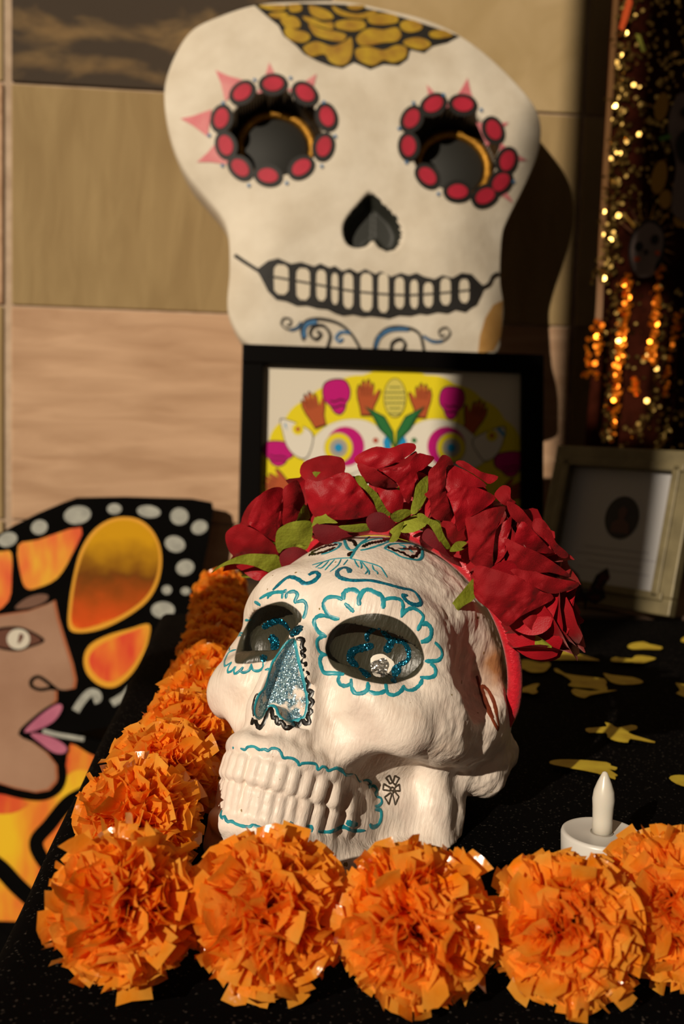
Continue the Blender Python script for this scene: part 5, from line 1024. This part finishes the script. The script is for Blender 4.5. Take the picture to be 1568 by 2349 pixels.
# ------------------------------------------------------------------ sequinned banner hanging at the right
def banner():
    ez = RZ; P_ = Panel(rp(0, 1.60, 0), RX, ez)
    edge = [(1412, -260), (1404, 0), (1385, 300), (1362, 700), (1335, 1030), (1318, 1250)]; eu = [P_.uv(*p) for p in edge]
    ev = [e[1] for e in eu][::-1]; euu = [e[0] for e in eu][::-1]; v0, v1 = ev[0], ev[-1]; u1 = P_.uv(2050, 500)[0]
    def hf(u, v): 
        l = np.interp(v, ev, euu); t = (u-l)/(u1-l); low = np.clip((P_.uv(1450, 560)[1]-v)/.2, 0, 1)
        return .012*sin(t*34+v*3)*(.3+low)+.006*sin(t*80)*low
    V_ = []; F_ = []; n, mrow = 110, 60
    for j in range(mrow+1):
        v = v0+(v1-v0)*j/mrow; l = np.interp(v, ev, euu)
        for i in range(n+1): u = l+(u1-l)*i/n; V_.append((u, v, hf(u, v)))
    for j in range(mrow):
        for i in range(n): F_.append((j*(n+1)+i, j*(n+1)+i+1, (j+1)*(n+1)+i+1, (j+1)*(n+1)+i))
    b = mesh('sequin_banner', V_, F_, mat('maroon_cloth', '#33130a', .95, '#1f0a04', 30, spec=.02)); b.matrix_world = P_.M
    sol = b.modifiers.new('thickness', 'SOLIDIFY'); sol.thickness = .003
    tag(b, 'dark red hanging banner with gold sequins and small skull faces', 'banner')
    # tan edge binding
    v, f = line_vf([(np.interp(q, ev, euu)+.004, q) for q in np.linspace(v0+.35*(v1-v0), v1, 40)], .010, .004, hf); mesh('edge_binding', v, f, mat('binding', '#6e4a24', .7), b)
    rnd = random.Random(5)
    def sequins(name, pts, m, s=.0036):
        V2 = []; F2 = []
        for u, v in pts:
            q = (Vector((rnd.uniform(-.75, .75), rnd.uniform(-.75, .75), 1))).normalized(); x = q.orthogonal().normalized(); y = q.cross(x); c = Vector((u, v, hf(u, v)+.004)); r = s*rnd.uniform(.7, 1.2); b0 = len(V2)
            for k in range(6): a = pi/3*k; V2.append(c+x*(r*cos(a))+y*(r*sin(a)))
            F2.append(tuple(range(b0, b0+6)))
        o = mesh(name, V2, F2, m, b, False); o['kind'] = 'stuff'; return o
    M_sg = mat('gold_sequin', '#c9a45a', .25, metal=1.); M_so = mat('orange_sequin', '#ff8a1c', .30, metal=.75)
    def band(path, sp_, n_): 
        s_ = spline(path, 12); out = []
        for _ in range(n_): p = s_[rnd.randrange(len(s_))]; out.append(P_.uv(p[0]+rnd.gauss(0, sp_), p[1]+rnd.uniform(-12, 12)))
        return out
    g_ = band([(1440, 10), (1425, 150), (1415, 300), (1405, 430), (1395, 560), (1378, 640)], 13, 420)+band([(1415, 660), (1410, 760), (1400, 880), (1380, 1010)], 5, 70)+band([(1520, 760), (1500, 880), (1470, 960), (1450, 1010)], 6, 60)+band([(1568, 940), (1530, 985), (1500, 1025)], 6, 36)
    g_ += [P_.uv(rnd.uniform(1420, 2000), rnd.uniform(-60, 520)) for _ in range(1300)]+[P_.uv(rnd.uniform(1380, 2000), rnd.uniform(650, 1040)) for _ in range(600)]
    sequins('gold_sequins', g_, M_sg)
    o_ = band([(1440, 640), (1437, 720), (1425, 800), (1418, 880), (1405, 1000)], 5, 200)+band([(1505, 610), (1500, 700), (1490, 780), (1485, 830)], 6, 130)+band([(1565, 720), (1545, 810), (1520, 900)], 6, 50)+band([(1455, 870), (1452, 905)], 4, 20)+band([(1362, 740), (1356, 800), (1345, 870)], 7, 40)
    sequins('orange_sequins', o_, M_so, .0042)
    M_sk = mat('banner_skull', '#6e5c56', .8, '#7a6862', 20); M_dk = mat('banner_dark', '#120a07', .8); M_yl = mat('banner_petal', '#a8781c', .7); M_gn = mat('banner_green', '#4a7a28', .7); M_fo = mat('banner_orange', '#c44a14', .7)
    def bdx(name, pts, m, off, sm=4): 
        p = [tuple(q) for q in spline(pts, sm, True)] if sm else pts
        return decal(name, P_.uvs(p), m, b, off, hf, .03)
    for k in range(14):
        a = -2.6+k*.26; bdx('headdress_feather', [(1475+34*cos(a-.09), 560+52*sin(a-.09)), (1475+34*cos(a+.09), 560+52*sin(a+.09)), (1475+72*cos(a), 560+98*sin(a))], M_yl if k % 2 else mat('banner_brown', '#5a3010', .8), .010, 0)
    bdx('small_skull_hair', ellp(1477, 572, 40, 66, .15, 20), M_dk, .012, 0); bdx('small_skull_face', [(1480, 515), (1508, 540), (1505, 585), (1490, 612), (1485, 635), (1458, 638), (1445, 612), (1440, 575), (1452, 535)], M_sk, .016)
    for x, y, r in ((1455, 570, 9), (1489, 555, 9), (1470, 583, 5)): bdx('small_skull_eye', ellp(x, y, r, r*1.25, .1, 10), M_dk, .019, 0)
    bdx('skull_cheek', ellp(1452, 598, 7, 6, 0, 8), M_fo, .019, 0); bdx('skull_cheek', ellp(1494, 586, 6, 6, 0, 8), M_fo, .019, 0)
    bdx('large_skull_face', [(1570, 215), (1540, 235), (1525, 300), (1545, 380), (1535, 450), (1545, 500), (1640, 520), (1680, 380), (1660, 240)], M_sk, .010); bdx('large_skull_eye', ellp(1575, 340, 32, 42, 0, 16), M_dk, .014, 0); bdx('large_skull_eye', ellp(1568, 262, 14, 12, 0, 16), M_dk, .014, 0)
    for x, y, rx, ry in ((1510, 250, 16, 34), (1505, 410, 18, 40), (1520, 460, 16, 22), (1556, 505, 16, 18)): bdx('marigold_petal', ellp(x, y, rx, ry, .2, 12), M_yl, .008, 0)
    bdx('green_leaf', [(1500, 322), (1528, 312), (1532, 322), (1506, 330)], M_gn, .012, 0); bdx('green_leaf', [(1452, 82), (1462, 85), (1474, 122), (1466, 126)], mat('banner_lime', '#8a8a20', .7), .012, 0)
    for p in ([(1412, 72), (1424, 76), (1446, 10), (1436, -10)], [(1424, 60), (1430, 62), (1440, 30), (1434, 28)]): bdx('ribbon', p, M_fo, .012, 0)
banner()

# ------------------------------------------------------------------ gilt framed certificate at the right
BL, BR = on_z(1219, 1369), on_z(1538, 1424)
cex = (BR-BL).normalized(); cn = Vector((cex.y, -cex.x, 0)); cn = cn if cn.dot(CAM-BL) > 0 else -cn
CW = (BR-BL).length
best = None
for la in np.linspace(2, 45, 44):
    up = RZ*cos(radians(la))-cn*sin(radians(la)); 
    for hh in np.linspace(.1, .35, 51):
        q = BL+up*hh; d = q-CAM; px = PCX+FPX*d.dot(cR)/d.dot(cF); py = PCY-FPX*d.dot(cU)/d.dot(cF); e_ = (px-1293)**2+(py-1041)**2
        q2 = BR+up*hh; d = q2-CAM; e_ += ((PCX+FPX*d.dot(cR)/d.dot(cF)-1581)**2+(PCY-FPX*d.dot(cU)/d.dot(cF)-1033)**2)*.5
        if best is None or e_ < best[0]: best = (e_, la, hh)
CH, LEAN = best[2], best[1]
CP = Panel(BL+RZ*.004, cex, RZ*cos(radians(LEAN))-cn*sin(radians(LEAN)))
cert = empty('certificate_frame'); cert.matrix_world = CP.M; tag(cert, 'gilt framed memorial paper with a dark oval portrait on the ledge', 'framed paper')
M_gilt = mat('gilt_frame', '#6e6344', .5, '#5c5236', 40, metal=.2)
fw = .021
def bevel_bar(u0, u1, v0, v1, inner):               # stepped moulding bar
    mb = MB(); mb.add(*box_vf(u0, u1, v0, v1, -.010, .006, .002)); return mb
for nm_, b_ in (('frame_rail', (0, CW, CH-fw, CH)), ('frame_rail', (0, CW, 0, fw)), ('frame_stile', (0, fw, fw, CH-fw)), ('frame_stile', (CW-fw, CW, fw, CH-fw))): bevel_bar(*b_, 0).build(nm_, M_gilt, cert, False)
for nm_, b_ in (('inner_rail', (fw*.55, CW-fw*.55, CH-fw*1.25, CH-fw*.8)), ('inner_rail', (fw*.55, CW-fw*.55, fw*.8, fw*1.25)), ('inner_stile', (fw*.8, fw*1.25, fw*.9, CH-fw*.9)), ('inner_stile', (CW-fw*1.25, CW-fw*.8, fw*.9, CH-fw*.9))):
    v, f = box_vf(*b_, -.006, .010, .0012); mesh(nm_, v, f, M_gilt, cert, False)
v, f = box_vf(fw*.7, CW-fw*.7, fw*.7, CH-fw*.7, -.008, -.004); mesh('paper', v, f, mat('memorial_paper', '#a8a6a6', .35, coat=.6), cert, False)
pcx, pcy = CP.uv(1422, 1186); pr = .0245
decal('oval_portrait', [(pcx+pr*.95*cos(a), pcy+pr*1.12*sin(a)) for a in np.linspace(0, 2*pi, 28, endpoint=False)], mat('portrait_dark', '#0a0503', .5, '#160a06', 60), cert, -.0034)
decal('portrait_figure', [(pcx-.012, pcy-.020), (pcx+.014, pcy-.020), (pcx+.012, pcy-.008), (pcx+.004, pcy-.002), (pcx+.007, pcy+.010), (pcx, pcy+.015), (pcx-.006, pcy+.009), (pcx-.004, pcy-.002), (pcx-.012, pcy-.008)], mat('portrait_brown', '#4a261c', .5), cert, -.0030)
M_txt = mat('faint_print', '#8a8688', .5)
for k, (w_, yy) in enumerate(((.090, .040), (.11, .049), (.075, .058), (.10, .067))): v, f = box_vf(pcx-w_*.5, pcx+w_*.5, pcy-yy-.0012, pcy-yy, -.0040, -.0036); mesh('text_line', v, f, M_txt, cert, False)
v, f = box_vf(CW*.30, CW*.55, CH*.15, CH*.16, -.035, -.011); 
v = [(CW*.5-.02, .004, -.012), (CW*.5+.02, .004, -.012), (CW*.5+.015, CH*.62, -.012), (CW*.5-.015, CH*.62, -.012), (CW*.5-.02, -.0, -.016), (CW*.5+.02, 0, -.016), (CW*.5+.015, CH*.62, -.016), (CW*.5-.015, CH*.62, -.016)]
mesh('easel_back', v, [(0, 1, 2, 3), (4, 7, 6, 5), (0, 4, 5, 1), (1, 5, 6, 2), (2, 6, 7, 3), (3, 7, 4, 0)], mat('board', '#5a4a36', .9), cert, False)
# small dark butterfly beside the certificate
bfly = empty('paper_butterfly', on_z(1335, 1398, .0)); tag(bfly, 'small dark red and black paper butterfly beside the gilt frame', 'butterfly')
for s, nm_ in ((-1, 'wing'), (1, 'wing')):
    w2 = [(0, .004), (s*.012, .030), (s*.026, .040), (s*.030, .028), (s*.022, .016), (s*.026, .004), (s*.014, -.004), (0, 0)]
    V_ = [(x*.9, abs(x)*-.25-.012, .014+z*1.05) for x, z in w2]; V_ += [(x, y+.0006, z) for x, y, z in V_]; n = 8
    F_ = [tuple(range(n)), tuple(range(2*n-1, n-1, -1))]+[(i, (i+1) % n, n+(i+1) % n, n+i) for i in range(n)]
    mesh(nm_, V_, F_, mat('butterfly_wing', '#4a0d06', .6, '#120605', 90, ramp=(.45, .52)), bfly, False)
v, f = tube_vf([(0, -.013, .002), (0, -.014, .014), (0, -.013, .030)], [.0015, .0022, .001], 8); mesh('body', v, f, mat('butterfly_body', '#0d0705', .7), bfly)

# ------------------------------------------------------------------ yellow paper petals scattered on the cloth
ZT = (1180, 1400, 4.041)
M_pet = mat('yellow_petal_paper', '#c9b030', .65, '#b39522', 60)
PETS = [([(1045, 325), (1080, 300), (1190, 293), (1250, 318), (1362, 345), (1345, 368), (1200, 355), (1090, 350)], 'narrow yellow petal farthest from the candle, nearest the gilt frame'),
 ([(340, 440), (390, 392), (470, 385), (560, 405), (775, 463), (740, 472), (500, 465), (360, 455)], 'long teardrop yellow petal behind the rose crown'),
 ([(888, 460), (930, 443), (1080, 458), (1110, 430), (1180, 420), (1310, 437), (1250, 470), (1180, 495), (1080, 490), (920, 482)], 'twin lobed bright yellow petal in front of the gilt frame'),
 ([(60, 470), (120, 462), (240, 482), (300, 470), (335, 490), (310, 530), (265, 570), (150, 580), (90, 555), (50, 540)], 'broad yellow petal showing behind the red headband end'),
 ([(365, 540), (400, 538), (470, 580), (620, 595), (835, 625), (845, 680), (860, 710), (830, 735), (720, 710), (540, 705), (495, 685), (530, 650), (440, 590), (380, 570)], 'large winged yellow petal, its tip lit and body in shade'),
 ([(820, 570), (900, 585), (1090, 610), (1185, 650), (1160, 670), (1000, 675), (890, 650)], 'pointed yellow petal right of the large winged one, in shade'),
 ([(525, 740), (560, 715), (700, 745), (950, 750), (760, 775), (690, 785), (645, 803), (570, 780)], 'slender yellow petal just below the large winged one'),
 ([(40, 735), (110, 710), (190, 688), (230, 695), (195, 735), (215, 765), (170, 782), (120, 765), (50, 755)], 'small notched yellow petal touching the headband end'),
 ([(655, 1103), (700, 1095), (850, 1090), (835, 1050), (900, 1070), (950, 1100), (1080, 1068), (1135, 1080), (1120, 1110), (1050, 1135), (1100, 1165), (1300, 1218), (1250, 1225), (1075, 1200), (1050, 1235), (980, 1230), (920, 1215), (860, 1185), (845, 1145), (690, 1138)], 'star shaped cluster of yellow petals alone in the dark cloth'),
 ([(320, 1420), (360, 1402), (500, 1395), (850, 1400), (890, 1430), (950, 1445), (930, 1470), (870, 1465), (955, 1520), (925, 1530), (930, 1560), (760, 1510), (520, 1475), (360, 1445)], 'long fringed yellow petal just behind the candle flame'),
 ([(1430, 1550), (1480, 1520), (1580, 1515), (1700, 1540), (1720, 1620), (1600, 1625), (1500, 1600)], 'bright yellow petal at the right edge, beside the candle'),
 ([(1490, 660), (1560, 670), (1640, 690), (1640, 780), (1580, 790), (1495, 755), (1535, 725)], 'jagged yellow petal at the right edge, level with the winged petal'),
 ([(1540, 270), (1570, 240), (1680, 250), (1690, 300), (1570, 285)], 'yellow petal at the right edge under the gilt frame')]
for k, (p, lb) in enumerate(PETS):
    z0 = .0022; w3 = [on_z(ZT[0]+x/ZT[2], ZT[1]+y/ZT[2], z0) for x, y in [tuple(q) for q in spline(p, 2, True)]]; c = sum(w3, Vector())/len(w3); c.z = .0
    uv = [((q-c).x, (q-c).y) for q in w3]; V_, F_ = fill_vf(uv, lambda u, v: .0021+.0012*sin(u*60+k), 0., .012); n = len(V_)
    V2 = V_+[Vector((a.x, a.y, a.z-.0004)) for a in V_]; F2 = [tuple(q) for q in F_]+[tuple(i+n for i in q[::-1]) for q in F_]
    o = mesh('yellow_petal', V2, F2, M_pet); o.location = c; tag(o, lb, 'paper petal', 'yellow petals on the black cloth')

# ------------------------------------------------------------------ battery tea light
tl = empty('tea_light', on_z(1375, 1991, .0006)); tl.scale = (1.08,)*3; tag(tl, 'white battery tea light with a plastic flame behind the marigolds', 'tea light')
M_tl = mat('white_plastic', '#cfcac2', .35, sss=.0); M_fl = mat('flame_plastic', '#cfc8ba', .3, sss=.25)
v, f = lathe_vf([(.0172, 0), (.0180, .0008), (.0188, .0160), (.0184, .0172), (.0174, .0177), (.0165, .0174), (.006, .0172), (.0003, .0172)], 64); mesh('body', v, f, M_tl, tl)
v, f = lathe_vf([(.0046, .0165), (.0046, .024), (.0049, .030), (.0052, .0335), (.0047, .0375), (.0033, .0415), (.0019, .0447), (.0011, .0463), (.0003, .0467)], 32); mesh('flame', v, f, M_fl, tl)
v, f = lathe_vf([(.0053, .0170), (.0053, .0176), (.0046, .0176)], 32); mesh('flame_collar', v, f, mat('collar_grey', '#8a8276', .5), tl)  # darker grey ring around the foot of the flame
